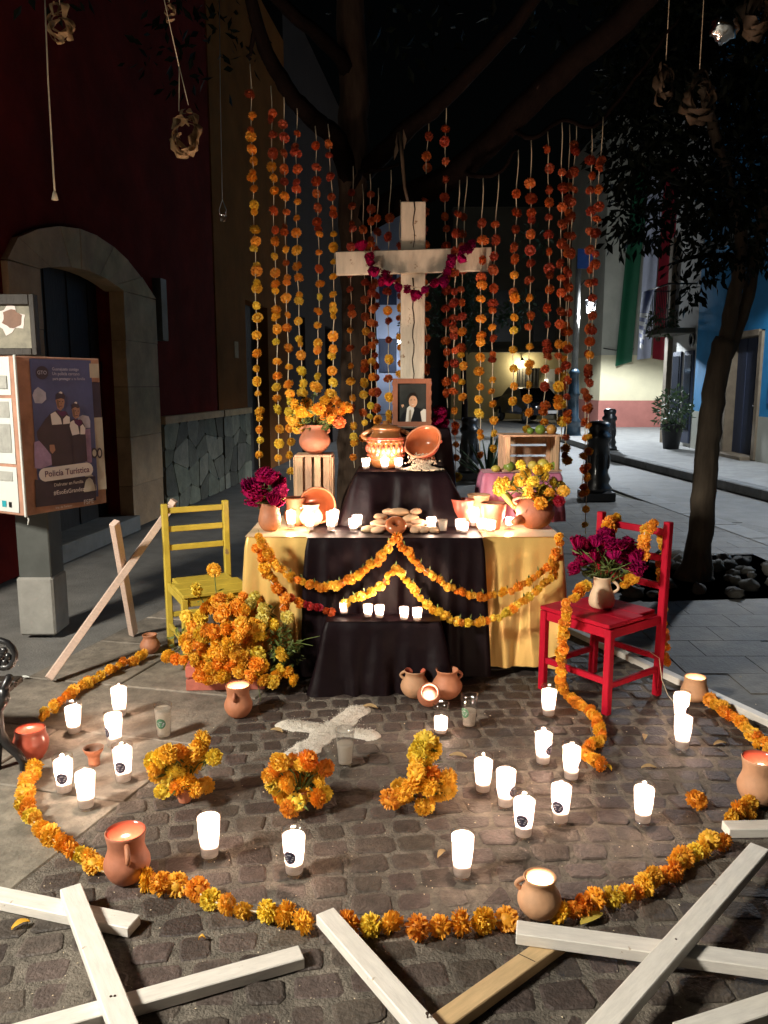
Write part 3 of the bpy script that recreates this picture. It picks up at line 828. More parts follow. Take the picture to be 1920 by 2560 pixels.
def car(px, Y, rz, m, label):
    c = PY(px, 1000, Y)
    t = thing('parked_car', label, 'car', (c.x, Y, 0), rz)
    prof = [(-2.0, .35), (-2.05, .62), (-1.75, .82), (-1.0, .93), (-.45, 1.36), (.75, 1.42), (1.45, 1.05), (2.0, .95), (2.08, .60), (2.0, .35)]
    mb = MB(); n = len(prof)
    vs = []
    for s in (-1, 1):
        for (x, z) in prof:
            wd = .82 if z < 1.0 else .66
            vs.append(V((s*wd, x, z)))
    fs = [tuple(range(n))[::-1], tuple(range(n, 2*n))] + [(i, (i+1) % n, n+(i+1) % n, n+i) for i in range(n)]
    mb.add(vs, fs); mb.build('body', m, t, local=True)
    for z0, z1, y0, y1 in ((.98, 1.33, -.93, -.50), (.98, 1.33, 1.38, .80)):
        mb = MB(); mb.add([V((-.6, y0, z0)), V((.6, y0, z0)), V((.58, y1, z1+.03)), V((-.58, y1, z1+.03))], [(0, 1, 2, 3)])
        k = -1 if y0 < 0 else 1
        mb.v = [p + V((0, .03*k, .03)) for p in mb.v]
        mb.build('windscreen', 'car_glass', t, local=True)
    for sx in (-1, 1):
        for yy in (-1.3, 1.3):
            mb = MB(); mb.lathe([(.0, -.1), (.22, -.1), (.31, -.08), (.31, .08), (.22, .1), (0, .1)], 14, (sx*.74, yy, .31), Matrix.Rotation(math.pi/2, 3, 'Y')); wl = mb.build('wheel', 'tyre', t, local=True)
            mb = MB(); mb.lathe([(.0, -.115), (.19, -.115), (.19, .115), (0, .115)], 12, (sx*.74, yy, .31), Matrix.Rotation(math.pi/2, 3, 'Y')); mb.build('rim', 'chrome', wl, local=True)
    for sx in (-1, 1):
        mb = MB(); mb.ball((sx*.6, -2.02, .66), (.14, .06, .09)); mb.build('headlight', 'chrome', t, local=True)
    mb = MB(); mb.box((0, -2.06, .47), (.5, .02, .12)); mb.build('number_plate', 'cloth_white', t, local=True)
car(1325, 33.2, .25, 'car_dark', 'dark car parked in front of the far lit house')
car(1484, 33.5, .1, 'car_white', 'white car parked at the corner of the cream house')

# agave
p = PZ(1222, 1205)
t = thing('agave', 'spiky dark agave growing behind the hanging strands', 'plant', (p.x, p.y, 0))
rs = random.Random(21)
for k in range(26):
    a = rs.uniform(0, 6.28); el = rs.uniform(.55, 1.4); L = rs.uniform(.7, 1.1)
    d = V((math.cos(a)*math.cos(el), math.sin(a)*math.cos(el), math.sin(el)))
    s = V((-math.sin(a), math.cos(a), 0)); mb = MB()
    vs = []
    for j in range(6):
        f = j/5; c = p + d*L*f + V((0, 0, -.12*f*f)); wv = .045*(1-f)**.6
        n = d.cross(s)
        vs += [c - s*wv, c + n*.012*(1-f), c + s*wv, c - n*.02*(1-f)]
    fs = []
    for j in range(5):
        for i in range(4): fs.append((j*4+i, j*4+(i+1) % 4, j*4+4+(i+1) % 4, j*4+4+i))
    mb.add(vs, fs, True); mb.build('blade', 'leaf_dark', t)

# ================================================================ TREES
def limb(mb, pts, r0, r1, n=10, wob=.02, seed=0, flare=0.):
    """smooth limb through points, tapering"""
    pts = [V(p) for p in pts]; out = []
    for i in range(len(pts)-1):
        a, b = pts[i], pts[i+1]
        p_, n_ = pts[max(i-1, 0)], pts[min(i+2, len(pts)-1)]
        for k in range(5):
            t = k/5
            out.append(.5*((2*a) + (b-p_)*t + (2*p_-5*a+4*b-n_)*t*t + (3*a-p_-3*b+n_)*t*t*t))
    out.append(pts[-1])
    q = []
    for i, p in enumerate(out):
        q.append(p + V((noise.noise(V((i*.7, seed, 0))), noise.noise(V((i*.7, seed, 5))), 0))*wob)
    m = len(q)
    mb.tube(q, [(r0+(r1-r0)*i/(m-1))*(1+.10*noise.noise(V((i*.9, seed, 9))))*(1+flare*max(0, 1-i/4.5)**2) for i in range(m)], n)
    return q

tree = thing('plaza_tree', 'big old tree rising behind the wooden cross and spreading over the altar', 'tree', (-.2, 5.7, 0))
mb = MB(); limb(mb, [V((-.21, 5.72, -.02)), PY(892, 1150, 5.7), PY(896, 1000, 5.7), PY(898, 850, 5.68), PY(892, 650, 5.66), PY(884, 430, 5.66), PY(884, 200, 5.7), PY(870, -100, 5.8)], .15, .09, 14, .025, 1)
mb.build('trunk', 'bark', tree)
limbs = [([PY(890, 480, 5.66), PY(840, 350, 5.5), PY(786, 300, 5.3), PY(736, 247, 5.15), PY(678, 155, 5.05), PY(640, 50, 4.9), PY(600, -120, 4.7)], .075, .03),
         ([PY(886, 250, 5.7), PY(850, 143, 5.6), PY(717, 20, 5.2), PY(560, -150, 4.8)], .06, .03),
         ([PY(892, 560, 5.66), PY(1000, 500, 5.5), PY(1130, 440, 5.3), PY(1280, 300, 5.1), PY(1420, 165, 4.8), PY(1590, 20, 4.4), PY(1700, -150, 4.0)], .10, .06),
         ([PY(892, 450, 5.68), PY(1006, 335, 5.4), PY(1122, 236, 5.2), PY(1280, 70, 4.9), PY(1400, -100, 4.6)], .07, .03),
         ([PY(640, 50, 4.9), PY(628, 120, 5.0), PY(622, 150, 5.05)], .018, .008),
         ([PY(870, 500, 5.66), PY(905, 430, 5.45), PY(950, 425, 5.35), PY(1000, 410, 5.3)], .02, .008),
         ([PY(1150, 425, 5.28), PY(1190, 440, 5.1), PY(1250, 430, 5.05), PY(1290, 372, 5.0)], .018, .008),
         ([PY(1265, 310, 5.15), PY(1330, 345, 5.0), PY(1405, 300, 5.0), PY(1470, 318, 5.0), PY(1515, 290, 5.0), PY(1610, 166, 4.9), PY(1700, 40, 4.8)], .016, .008)]
for i, (pts, r0, r1) in enumerate(limbs):
    mb = MB(); limb(mb, pts, r0, r1, 8, .02, i+3); mb.build('limb', 'bark_shaded', tree)
mb = MB()
rs = random.Random(31)
for k in range(46):
    c = V((rs.uniform(-2.6, 2.6), rs.uniform(3.6, 8.2), rs.uniform(4.1, 6.6)))
    leafy(mb, c, (.55, .55, .38), 46, .12, 100+k, .4)
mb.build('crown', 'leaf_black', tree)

rt = thing('street_tree', 'dark leafy tree with a forked trunk in a rocky bed beside the red chair', 'tree', (2.5, 6.3, 0))
YT = 6.3
mb = MB(); limb(mb, [V((PZ(1742, 1447).x, YT, -.02)), PY(1752, 1330, YT), PY(1762, 1200, YT), PY(1773, 1080, YT), PY(1788, 960, YT), PY(1812, 850, YT)], .100, .085, 14, .02, 2, .75)
mb.build('trunk', 'bark_street', rt)
for i, (pts, r0, r1) in enumerate((([PY(1805, 900, YT), PY(1826, 790, YT), PY(1846, 680, YT), PY(1850, 560, YT), PY(1800, 380, YT-.3), PY(1750, 200, YT-.6)], .068, .035),
                                   ([PY(1815, 890, YT), PY(1862, 770, YT+.05), PY(1890, 640, YT+.1), PY(1915, 500, YT+.1), PY(1940, 300, YT)], .058, .035),
                                   ([PY(1850, 560, YT), PY(1720, 470, YT), PY(1600, 420, YT), PY(1520, 430, YT)], .04, .015),
                                   ([PY(1846, 640, YT), PY(1750, 640, YT+.2), PY(1680, 660, YT+.3)], .025, .01))):
    mb = MB(); limb(mb, pts, r0, r1, 8, .025, i+20); mb.build('limb', 'bark_street' if i < 2 else 'bark_shaded', rt)
mb = MB(); rs = random.Random(41)
for k in range(300):
    px, py = rs.uniform(1550, 2250), rs.uniform(-60, 640)
    edge = 500 + 80*math.sin(px*.021) + (70 if px > 1690 else 0) + (0 if px > 1600 else -(1600-px)*2.2)
    if py > edge+40: continue
    c = PY(px, py, rs.uniform(5.6, 7.6))
    leafy(mb, c, (.25, .34, .22), 66, .088, 500+k, .7)
for px, py in ((1700, 660), (1730, 720), (1745, 690), (1715, 745), (1770, 690), (1860, 640), (1905, 640), (1560, 560), (1620, 570), (1690, 600), (1830, 620), (1785, 640)):
    leafy(mb, PY(px, py, 6.3), (.11, .14, .11), 22, .085, px, .9)
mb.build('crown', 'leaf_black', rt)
# its bed of soil and rocks
bed = sheet('tree_bed', [(1.72, 5.55), (3.6, 5.75), (3.5, 7.2), (1.78, 7.05)], -.004, 'soil')
rs = random.Random(51)
rock_me = []
for k in range(6):
    mb = MB(); mb.ball((0, 0, 0), (1, .85, .62), 9, 6, bump=.45, seed=k+1); rock_me.append(mb.mesh('rock', 'rock'))
for k in range(64):
    x, y = rs.uniform(1.82, 3.5), rs.uniform(5.68, 7.05)
    if (x-2.42)**2 + (y-6.3)**2 < .055: continue
    s = rs.uniform(.045, .09)
    inst('rock', rs.choice(rock_me), bed, (x, y, s*.35), (rs.uniform(-.3, .3), rs.uniform(-.3, .3), rs.uniform(0, 6.28)), (s, s*rs.uniform(.8, 1.2), s))

mt = thing('small_tree', 'small leafy tree by the street showing between the cross and the strands', 'tree', (1.55, 15, 0))
mb = MB(); limb(mb, [(1.55, 15, 0), (1.5, 15, 1.2), (1.45, 15, 2.4), (1.4, 15, 3.4)], .07, .03, 8); mb.build('trunk', 'bark_shaded', mt)
mb = MB(); rs = random.Random(61)
for k in range(34):
    leafy(mb, (1.5+rs.gauss(0, .42), 15+rs.gauss(0, .4), 3.0+rs.gauss(0, .45)), (.3, .3, .25), 42, .13, 700+k, .3)
mb.build('crown', 'leaf_dark', mt)

# ================================================================ FLOWERS
def blossom_mesh(key, seed, n=190, flat=.82):
    r2 = random.Random(seed); mb = MB()
    mb.ball((0, 0, 0), (.62, .62, .62*flat), 8, 5, bump=.3, seed=seed)
    ga = math.pi*(3-math.sqrt(5))
    for i in range(n):
        z = 1 - 1.72*(i+.5)/n
        rr = math.sqrt(max(0, 1-z*z)); a = i*ga + r2.uniform(-.25, .25)
        d = V((rr*math.cos(a), rr*math.sin(a), z))
        up = V((0, 0, 1)); tg = (up - d*d.z)
        tg = tg.normalized() if tg.length > .05 else V((1, 0, 0))
        sd = d.cross(tg)
        L = r2.uniform(.86, 1.08)
        b0 = d*.42
        tip = d*L + tg*r2.uniform(-.30, .34) + sd*r2.uniform(-.16, .16)
        wv = r2.uniform(.09, .15)
        l1 = d*(L*.90) + (tip-d*L)*.7 - sd*wv + tg*r2.uniform(-.08, .08)
        l2 = d*(L*.90) + (tip-d*L)*.7 + sd*wv + tg*r2.uniform(-.08, .08)
        mid = d*(L*.66) + (tip-d*L)*.35 - tg*.07
        pts = [b0, l1, tip, l2, mid]
        mb.add([V((p.x, p.y, p.z*flat)) for p in pts], [(0, 4, 1), (4, 2, 1), (4, 3, 2), (0, 3, 4)])
    return mb.mesh('blossom', 'petal_'+key)
BL = {k: [blossom_mesh(k, 10*i+j) for j in range(3)] for i, k in enumerate(('orange', 'amber', 'yellow', 'pale', 'deep', 'red', 'rust'))}
def pick(weights):
    ks = list(weights); return random.choices(ks, [weights[k] for k in ks])[0]
def blossom(parent, p, r, key, off=None, rot=None, name='blossom'):
    off = wpos(parent) if off is None else off
    return inst(name, random.choice(BL[key]), parent, V(p)-off, rot or rnd_rot(), (r*random.uniform(.9, 1.1), r*random.uniform(.9, 1.1), r*random.uniform(.9, 1.1)))
MIX = dict(orange=5, amber=4, yellow=2, deep=1)
def cockscomb_mesh(seed):
    """ruffled velvety comb of a magenta cockscomb flower"""
    r2 = random.Random(seed); mb = MB()
    n = 26
    for row in range(5):
        y0 = (row-2)*.28; ph = r2.uniform(0, 6)
        vs = []
        for i in range(n+1):
            s = i/n*2-1
            hgt = (.75+.35*(1-s*s)) * (1-.12*abs(row-2)) + .16*math.sin(i*2.1+ph)
            wob = .20*math.sin(i*1.35+ph) + r2.uniform(-.05, .05)
            x = s*(.95-.08*abs(row-2))
            vs += [V((x*.35, y0*.4, -.35)), V((x*.85, y0+wob*.7, hgt*.45)), V((x*1.0, y0+wob*1.5, hgt)), V((x*1.06, y0+wob*1.5+.13*math.sin(i*2.9), hgt*.90))]
        fs = []
        for i in range(n):
            for k in range(3): fs.append((i*4+k, i*4+k+1, i*4+4+k+1, i*4+4+k))
        mb.add(vs, fs, True)
    return mb.mesh('cockscomb', 'magenta_petal')
CC = [cockscomb_mesh(k) for k in range(3)]
def cockscomb(parent, p, r, rot):
    return inst('cockscomb', random.choice(CC), parent, V(p)-wpos(parent), rot, r)
def sprigs(parent, base, tops, seed, leaves=3, m='stem_green', name='stems', rad=.0035, L=.07):
    r2 = random.Random(seed); mb = MB(); base = V(base)
    for tp in tops:
        tp = V(tp); md = (base+tp)/2 + V((r2.uniform(-.02, .02), r2.uniform(-.02, .02), .03))
        mb.tube([base, md, tp], [rad, rad*.9, rad*.8], 5)
        for _ in range(leaves):
            q = base.lerp(tp, r2.uniform(.35, .95)) + V((r2.uniform(-.01, .01), r2.uniform(-.01, .01), 0))
            leaf(mb, q, V((r2.uniform(-1, 1), r2.uniform(-1, 1), r2.uniform(-.3, .8))).normalized(), L*r2.uniform(.6, 1.2), r2, .22)
    o = mb.build(name, m, parent); o['kind'] = 'stuff'
    return o

# ================================================================ CANDLES AND POTS
def wl(prof):
    return prof
MESH = {}
def candle_meshes(h, r0, r1, level=.93, well=.5):
    key = (h, r0, r1, level)
    if key in MESH: return MESH[key]
    R_ = lambda z: r0 + (r1-r0)*(z/h)**.9
    zs = [0, .004, h*.15, h*.35, h*.6, h*.85, h]
    mb = MB()
    mb.lathe([(r0-.003, 0)] + [(R_(z), max(z, .001)) for z in zs[1:]] + [(R_(h)-.0016, h+.0005), (R_(h*.7)-.0018, h*.7), (R_(h*.2)-.0018, h*.2), (r0-.004, .011), (0, .010)], 22)
    g = mb.mesh('glass', 'glass')
    zb = .0125
    ws = [zb + (h*level-zb)*k/6 for k in range(7)]
    mb = MB()
    mb.lathe([(0, zb)] + [(R_(z)-.0024, z) for z in ws], 20, closed=True)
    zd = zb + (h*level-zb)*.30
    mb.cur = 1; mb.lathe([(R_(zd)-.0028, zd-.003), (R_(zd)*.7, zd), (0, zd+.001)], 20, closed=True); mb.cur = 0  # inner disc added to keep flame light off the lower wax
    wlit = mb.mesh('wax', ['wax_lit', 'wax_solid'])
    mb = MB(); mb.lathe([(0, zb)] + [(R_(z)-.0024, z) for z in ws] + [(R_(ws[-1])-.006, ws[-1]-.002), (0, ws[-1]-.003)], 20, closed=True)
    wsol = mb.mesh('wax', 'wax_solid')
    zf = h*level*.64
    mb = MB(); mb.lathe([(0, zf-.004), (.0035, zf+.001), (.0042, zf+.006), (.0026, zf+.014), (0, zf+.024)], 8)
    fl = mb.mesh('flame', 'flame')
    mb = MB(); n = 16; ring = []
    zc, rr = h*.50, min(.0195, h*.15)
    def onglass(a, z, o=.0006):
        r = R_(z)+o; return V((r*math.sin(a), -r*math.cos(a), z))
    pts = [onglass(0, zc)] + [onglass(rr*math.cos(6.2832*k/n)/R_(zc), zc+rr*1.1*math.sin(6.2832*k/n)) for k in range(n)]
    mb.add(pts, [(0, 1+k, 1+(k+1) % n) for k in range(n)])
    st = mb.mesh('sticker', 'sticker'); stg = mb.mesh('sticker', 'sticker_green')
    mb = MB()
    for k, (zz, hw) in enumerate(((.42, .50), (.12, .72), (-.18, .60), (-.46, .42))):
        z0, z1 = zc+rr*(zz-.07), zc+rr*(zz+.07)
        if k == 0: hw = .30
        a0, a1 = -hw*rr/R_(zc), hw*rr/R_(zc)
        mb.add([onglass(a0, z0, .0012), onglass(a1, z0, .0012), onglass(a1, z1, .0012), onglass(a0, z1, .0012)], [(0, 1, 2, 3)])
    ink = mb.mesh('print', 'sticker_ink')
    MESH[key] = (g, wlit, wsol, fl, st, stg, ink, zf)
    return MESH[key]
TALL = (.143, .0255, .0365)
VOT = (.078, .0215, .0285)
def candle(p, label, group, size=TALL, lit=True, sticker=None, turn=0., watts=None, sc=1., level=.93):
    g, wlit, wsol, fl, st, stg, ink, zf = candle_meshes(*size, level)
    t = thing('glass_candle', label, 'candle', p, 0, group); t.scale = (sc, sc, sc)
    inst('glass', g, t, (0, 0, 0))
    inst('wax', wlit if lit else wsol, t, (0, 0, 0))
    if lit:
        inst('flame', fl, t, (0, 0, 0))
        point_light('candle_light', t, (0, 0, zf+.012), (CANDLE if watts is None else watts), FLAME_COL, .009)
    if sticker:
        o = inst('sticker', stg if sticker == 'green' else st, t, (0, 0, 0), (0, 0, turn))
        inst('print', ink, o, (0, 0, 0))
    return t

def handle(mb, c, r_at, z0, z1, ang, out=.045, rad=.009):
    c = V(c); u = V((math.cos(ang), math.sin(ang), 0)); pts = []
    for k in range(9):
        f = k/8; a = math.pi*f
        rr = r_at(z0+(z1-z0)*f) - .004
        pts.append(c + u*(rr + out*math.sin(a)**.8) + V((0, 0, z0+(z1-z0)*f)))
    mb.tube(pts, rad, 7)
def pot(name, label, cat, p, h, prof, m, handles=(), group=None, lit=False, liner=None, rot=None, wall=.008, hz=(.5, .88), hout=.04, watts=None, fill=None, wob=.012):
    """thrown clay pot: prof = [(r, z)] in units of the height, outside from the foot up"""
    p = V(p); t = thing(name, label, cat, p, 0, group)
    pr = [(r*h, z*h) for r, z in prof]
    fine = []
    for a, b in zip(pr, pr[1:]):
        for k in range(3):
            f = k/3; fine.append((a[0]+(b[0]-a[0])*f, a[1]+(b[1]-a[1])*f))
    fine.append(pr[-1])
    sm = list(fine)
    for _ in range(2):
        sm = [sm[0]] + [((sm[i-1][0]+2*sm[i][0]+sm[i+1][0])/4, (sm[i-1][1]+2*sm[i][1]+sm[i+1][1])/4) for i in range(1, len(sm)-1)] + [sm[-1]]
    inner = [(max(0, r-wall), max(z, wall)) for r, z in sm[::-1]]
    inner[0] = (sm[-1][0]-wall*.8, sm[-1][1])
    T = rot if rot is not None else Matrix.Identity(3)
    mb = MB(); mb.lathe([(0, 0)] + sm + [(sm[-1][0]-wall*.3, sm[-1][1]+wall*.35)] + ([] if liner else inner + [(0, wall)]), 28, (0, 0, 0), T, wob, closed=True)
    mb.build('body', m, t, local=True)
    if liner:
        mb = MB(); mb.lathe([(sm[-1][0]-wall*.3, sm[-1][1]+wall*.35)] + inner + [(0, wall)], 28, (0, 0, 0), T, wob, closed=True)
        mb.build('glazed_inside', liner, t, local=True)
    def r_at(z):
        for a, b in zip(sm, sm[1:]):
            if a[1] <= z <= b[1]: return a[0] + (b[0]-a[0])*(z-a[1])/max(1e-6, b[1]-a[1])
        return sm[-1][0]
    for a in handles:
        mb = MB(); handle(mb, (0, 0, 0), r_at, hz[0]*h, hz[1]*h, a, hout*h/.16, .0085*h/.16)
        if rot is not None: mb.v = [rot @ q for q in mb.v]
        mb.build('handle', m, t, local=True)
    if lit:
        zz = .42*h; mb = MB(); mb.lathe([(r_at(zz)-wall-.003, zz-.03), (r_at(zz)-wall-.002, zz), (0, zz-.001)], 20, (0, 0, 0), T, closed=True); mb.build('wax', 'wax_solid', t, local=True)
        mb = MB(); mb.lathe([(0, zz+.002), (.0035, zz+.008), (.0042, zz+.013), (.0024, zz+.022), (0, zz+.033)], 8, (0, 0, 0), T); mb.build('flame', 'flame', t, local=True)
        point_light('candle_light', t, T @ V((0, 0, zz+.03)), POTLIGHT if watts is None else watts, FLAME_COL, .009)
    if fill:
        mb = MB(); zz = fill[1]*h; mb.lathe([(r_at(zz)-wall, zz), (0, zz+.004)], 20, (0, 0, 0), T, closed=True); mb.build(fill[0], fill[2], t, local=True)
    return t
P_MUG = [(.26, 0), (.36, .10), (.44, .28), (.44, .42), (.36, .60), (.335, .72), (.36, .88), (.385, 1)]       # jarrito
P_OLLA = [(.22, 0), (.40, .12), (.52, .34), (.52, .50), (.42, .68), (.33, .80), (.34, .90), (.39, 1)]
P_ROUND = [(.20, 0), (.42, .12), (.56, .36), (.55, .55), (.40, .76), (.30, .88), (.34, 1)]
P_CUP = [(.20, 0), (.22, .08), (.30, .3), (.36, .62), (.38, .88), (.41, 1)]
P_FLOWERPOT = [(.26, 0), (.28, .1), (.36, .5), (.44, .84), (.46, .86), (.47, 1)]
P_BOWL = [(.42, 0), (.72, .16), (1.0, .58), (1.10, .90), (1.16, 1)]
P_JUG = [(.30, 0), (.40, .06), (.42, .26), (.36, .48), (.26, .72), (.27, .90), (.30, 1)]

# ================================================================ ALTAR CLOTHS
def draped(name, label, cat, x0, x1, y0, y1, z0, z1, m, flare=.05, folds=9., amp=.02, seed=1, rad=.03, group=None, hem=None, open_back=False, topz=None):
    r2 = random.Random(seed)
    per = []
    def seg(a, b, n):
        for k in range(n): per.append((V(a).lerp(V(b), k/n)))
    cs = [(x0, y1), (x0, y0), (x1, y0), (x1, y1)]
    step = .0155
    seg((x0, y1, 0), (x0, y0, 0), max(4, int((y1-y0)/step))); seg((x0, y0, 0), (x1, y0, 0), max(8, int((x1-x0)/step)))
    seg((x1, y0, 0), (x1, y1, 0), max(4, int((y1-y0)/step))); seg((x1, y1, 0), (x0, y1, 0), max(8, int((x1-x0)/step)))
    c = V(((x0+x1)/2, (y0+y1)/2, 0)); n = len(per); nz = 22
    ph = [r2.uniform(0, 6.28) for _ in range(4)]
    nr = []
    for i in range(n):
        a = per[i]; u = (per[(i+1) % n]-per[(i-1) % n]); u = V((u.x, u.y, 0)).normalized()
        nr.append(V((u.y, -u.x, 0)))
    # the outward normals, rounded at the corners
    nr2 = [sum((nr[(i+k) % n] for k in range(-3, 4)), V()).normalized() for i in range(n)]
    mb = MB(); vs = []
    for j in range(nz+1):
        f = j/nz
        for i in range(n):
            s = i*step
            e = 0.
            for q, (k, a_) in enumerate(((folds, 1.), (folds*1.73, .55), (folds*.47, .8))):
                e += a_*math.sin(k*s+ph[q] + .7*math.sin(2.1*f+q))
            e += 1.2*noise.noise(V((s*3.0, f*1.6, seed)))
            e += 1.5*(.5-abs(math.sin(folds*.85*s+ph[3]+.5*f+.8*noise.noise(V((s*2, f, seed+7)))))) + .5*noise.noise(V((s*11, f*2.2, seed+3)))
            corner = max(0, 1 - min((per[i]-V((*q_, 0))).length for q_ in cs)/.16)
            o = amp*e*min(1, f*1.5)**.8 + flare*f**.85 + corner*flare*1.1*f
            zb = z0 + (hem(per[i].x) if hem else 0)
            z = z1 + (zb-z1)*f
            p = per[i] + nr2[i]*(o - rad*.35*max(0, 1-f*12)); vs.append(V((p.x, p.y, z - (0 if j else -.0))))
    fs = [(j*n+i, (j+1)*n+i, (j+1)*n+(i+1) % n, j*n+(i+1) % n) for j in range(nz) for i in range(n)]
    mb.add(vs, fs, True)
    # top, with soft wrinkles
    gx, gy = max(6, int((x1-x0)/.03)), max(4, int((y1-y0)/.03))
    vs = []
    for j in range(gy+1):
        for i in range(gx+1):
            x = x0+(x1-x0)*i/gx; y = y0+(y1-y0)*j/gy
            inn = min(1, min(i, gx-i, j, gy-j)/1.5)
            z = z1 + inn*(.0035*noise.noise(V((x*16, y*16, seed)))+.002)
            # tuck the rim in with the skirt
            k = 1 - rad*.35/max(.1, (x1-x0)/2) if inn == 0 else 1
            vs.append(V((x, y, z if inn else z1)))
    mb.add(vs, [(j*(gx+1)+i, j*(gx+1)+i+1, (j+1)*(gx+1)+i+1, (j+1)*(gx+1)+i) for j in range(gy) for i in range(gx)], True)
    o = mb.build(name, m, at=(c.x, c.y, z0))
    return tag(o, label, cat, group)

YF = 4.12                                   # front edge of the altar table
ZT = .755
xL, xR = PY(612, 1345, YF).x, PY(1405, 1345, YF).x
YB = 4.80
draped('gold_tablecloth', 'shiny gold satin cloth draped over the altar table to the ground', 'tablecloth', xL, xR, YF, YB, .045, ZT, 'gold_satin', .022, 46., .0125, 3, hem=lambda x: .10 if x < -.2 else .0)
xa, xb = PY(768, 1345, YF).x, PY(1206, 1345, YF).x
draped('black_runner', 'black cloth hanging down the middle of the gold altar table', 'cloth', xa, xb, YF-.058, YB+.02, .02, ZT+.006, 'black_cloth', .024, 40., .0110, 5)
xs0, xs1 = PY(800, 1550, 3.9).x, PY(1160, 1550, 3.9).x
draped('black_step_cover', 'low step under black cloth in front of the altar table carrying five candles', 'altar step', xs0+.03, xs1-.12, 3.86, YF-.12, .0, .372, 'black_cloth', .045, 44., .0125, 8)
xt0, xt1 = PY(893, 1180, 4.5).x, PY(1118, 1180, 4.5).x
ZT2 = 1.06
draped('black_tier_cover', 'second altar tier under black cloth on top of the table', 'altar tier', xt0, xt1, 4.48, 4.80, ZT+.012, ZT2, 'black_cloth', .075, 42., .0125, 11)
ZT3 = 1.285
x30, x31 = PY(1000, 1080, 4.84).x, PY(1118, 1080, 4.84).x
draped('black_top_cover', 'highest altar tier under black cloth below the framed photograph', 'altar tier', PY(985, 1080, 4.84).x, x31+.02, 4.82, 5.0, .8, ZT3, 'black_cloth', .03, 50., .008, 13)

# ================================================================ THE WOODEN CROSS
cr = thing('wooden_cross', 'tall weathered cross of two rough whitewashed planks standing above the altar', 'cross', PY(1031, 1600, 5.12) * 1)
cr.location = (PY(1031, 800, 5.12).x, 5.12, 0)
p_top, p_bot = PY(1033, 506, 5.12), PY(1031, 950, 5.12)
wp = 57/F*(5.12*cT+.2)
mb = MB(); mb.box((p_bot.x, 5.12, p_top.z/2), (wp, .055, p_top.z), ch=.004)
mb.build('upright', 'cross_wood', cr)
a, b = PY(840, 660, 5.08), PY(1228, 648, 5.08)
mb = MB(); mb.beam(a, b, .045, 55/F*5.0, ch=.004); mb.build('crossbeam', 'cross_wood', cr)
mb = MB()
pts = [V((p_bot.x+.003+.006*math.sin(k*1.7), 5.0915, p_top.z - .001 - k*.045)) for k in range(34)]
zc0 = (a.z+b.z)/2
for seg_ in ([q for q in pts if q.z > zc0+.075], [q for q in pts if q.z < zc0-.075]):
    if len(seg_) > 2: mb.tube(seg_, [.0045*(1-.6*k/len(seg_)) for k in range(len(seg_))], 5)
mb.build('crack', 'dark_crack', cr)
# cockscomb garland looped on the cross
g = thing('cockscomb_garland', 'dark magenta cockscomb garland looped over the arms of the wooden cross', 'garland', PY(1031, 700, 5.02), 0)
pts = [(905, 620), (915, 640), (922, 660), (935, 685), (955, 700), (975, 712), (1000, 718), (1022, 722), (1042, 728), (1060, 722), (1040, 738), (1085, 710), (1105, 698), (1120, 680), (1128, 660), (1140, 645), (1155, 632), (1170, 625), (1180, 615), (930, 668), (968, 690), (1118, 664), (1150, 655)]
for px, py in pts:
    q = PY(px+random.uniform(-4, 4), py+random.uniform(-4, 4), 5.0)
    cockscomb(g, q, .034*random.uniform(.85, 1.25), rnd_rot())
mb = MB(); mb.tube([PY(px, py, 5.01) for px, py in ((905, 610), (935, 680), (1000, 715), (1060, 720), (1125, 670), (1185, 610))], .004, 6); mb.build('string', 'twine', g)
mb = MB(); mb.tube([PY(1000, 330, 5.1), PY(1006, 400, 5.1), PY(1012, 470, 5.1), PY(1020, 505, 5.1)], [.010, .012, .010, .008], 7)
for q in ((992, 350), (1010, 345), (985, 372)): leaf(mb, PY(q[0], q[1]+30, 5.1), V((random.uniform(-.6, .6), 0, .8)).normalized(), .12, random, .3)
tag(mb.build('dry_stalk', 'husk_shaded'), 'dry stalk sticking up behind the top of the wooden cross', 'stalk')

# ================================================================ FRAMED PHOTOGRAPH
YFm = 4.80
fa, fb = PY(982, 1072, YFm), PY(1078, 952, YFm)
fw, fh = fb.x-fa.x, fb.z-fa.z
fr = thing('photo_frame', 'wooden frame with a portrait photograph at the foot of the cross', 'picture frame', (fa.x+fw/2, YFm, fa.z))
tilt = Matrix.Rotation(-.10, 3, 'X')
def fpt(u, v, d=0.): return V((fa.x+fw/2, YFm, ZT3+.012)) + tilt @ V(((u-.5)*fw, -d, v*fh))
def frect(mb, u0, u1, v0, v1, d, th=.018):
    n = tilt @ V((0, -1, 0)); mb.prism([fpt(u0, v0, d), fpt(u1, v0, d), fpt(u1, v1, d), fpt(u0, v1, d)], n, th)
for u0, u1, v0, v1 in ((0, .125, 0, 1), (.875, 1, 0, 1), (.128, .872, 0, .10), (.128, .872, .90, 1)):
    mb = MB(); frect(mb, u0, u1, v0, v1, .018, .026); mb.build('moulding', 'frame_wood', fr)
mb = MB()
for k in range(5):
    for u in (0.0, 1.0):
        mb.ball(fpt(u, .1+.2*k, .012), (.006, .008, .016), 6, 5)
o = mb.build('scalloped_edge', 'frame_wood', fr); o['kind'] = 'stuff'
mb = MB(); frect(mb, .10, .90, .08, .92, .004, .003); ph = mb.build('photograph', 'photo_dark', fr)
def fpoly(name, m, pts, d):
    mb = MB(); mb.add([fpt(.128+.744*u, .10+.80*v, d) for u, v in pts], [list(range(len(pts)))]); return mb.build(name, m, ph)
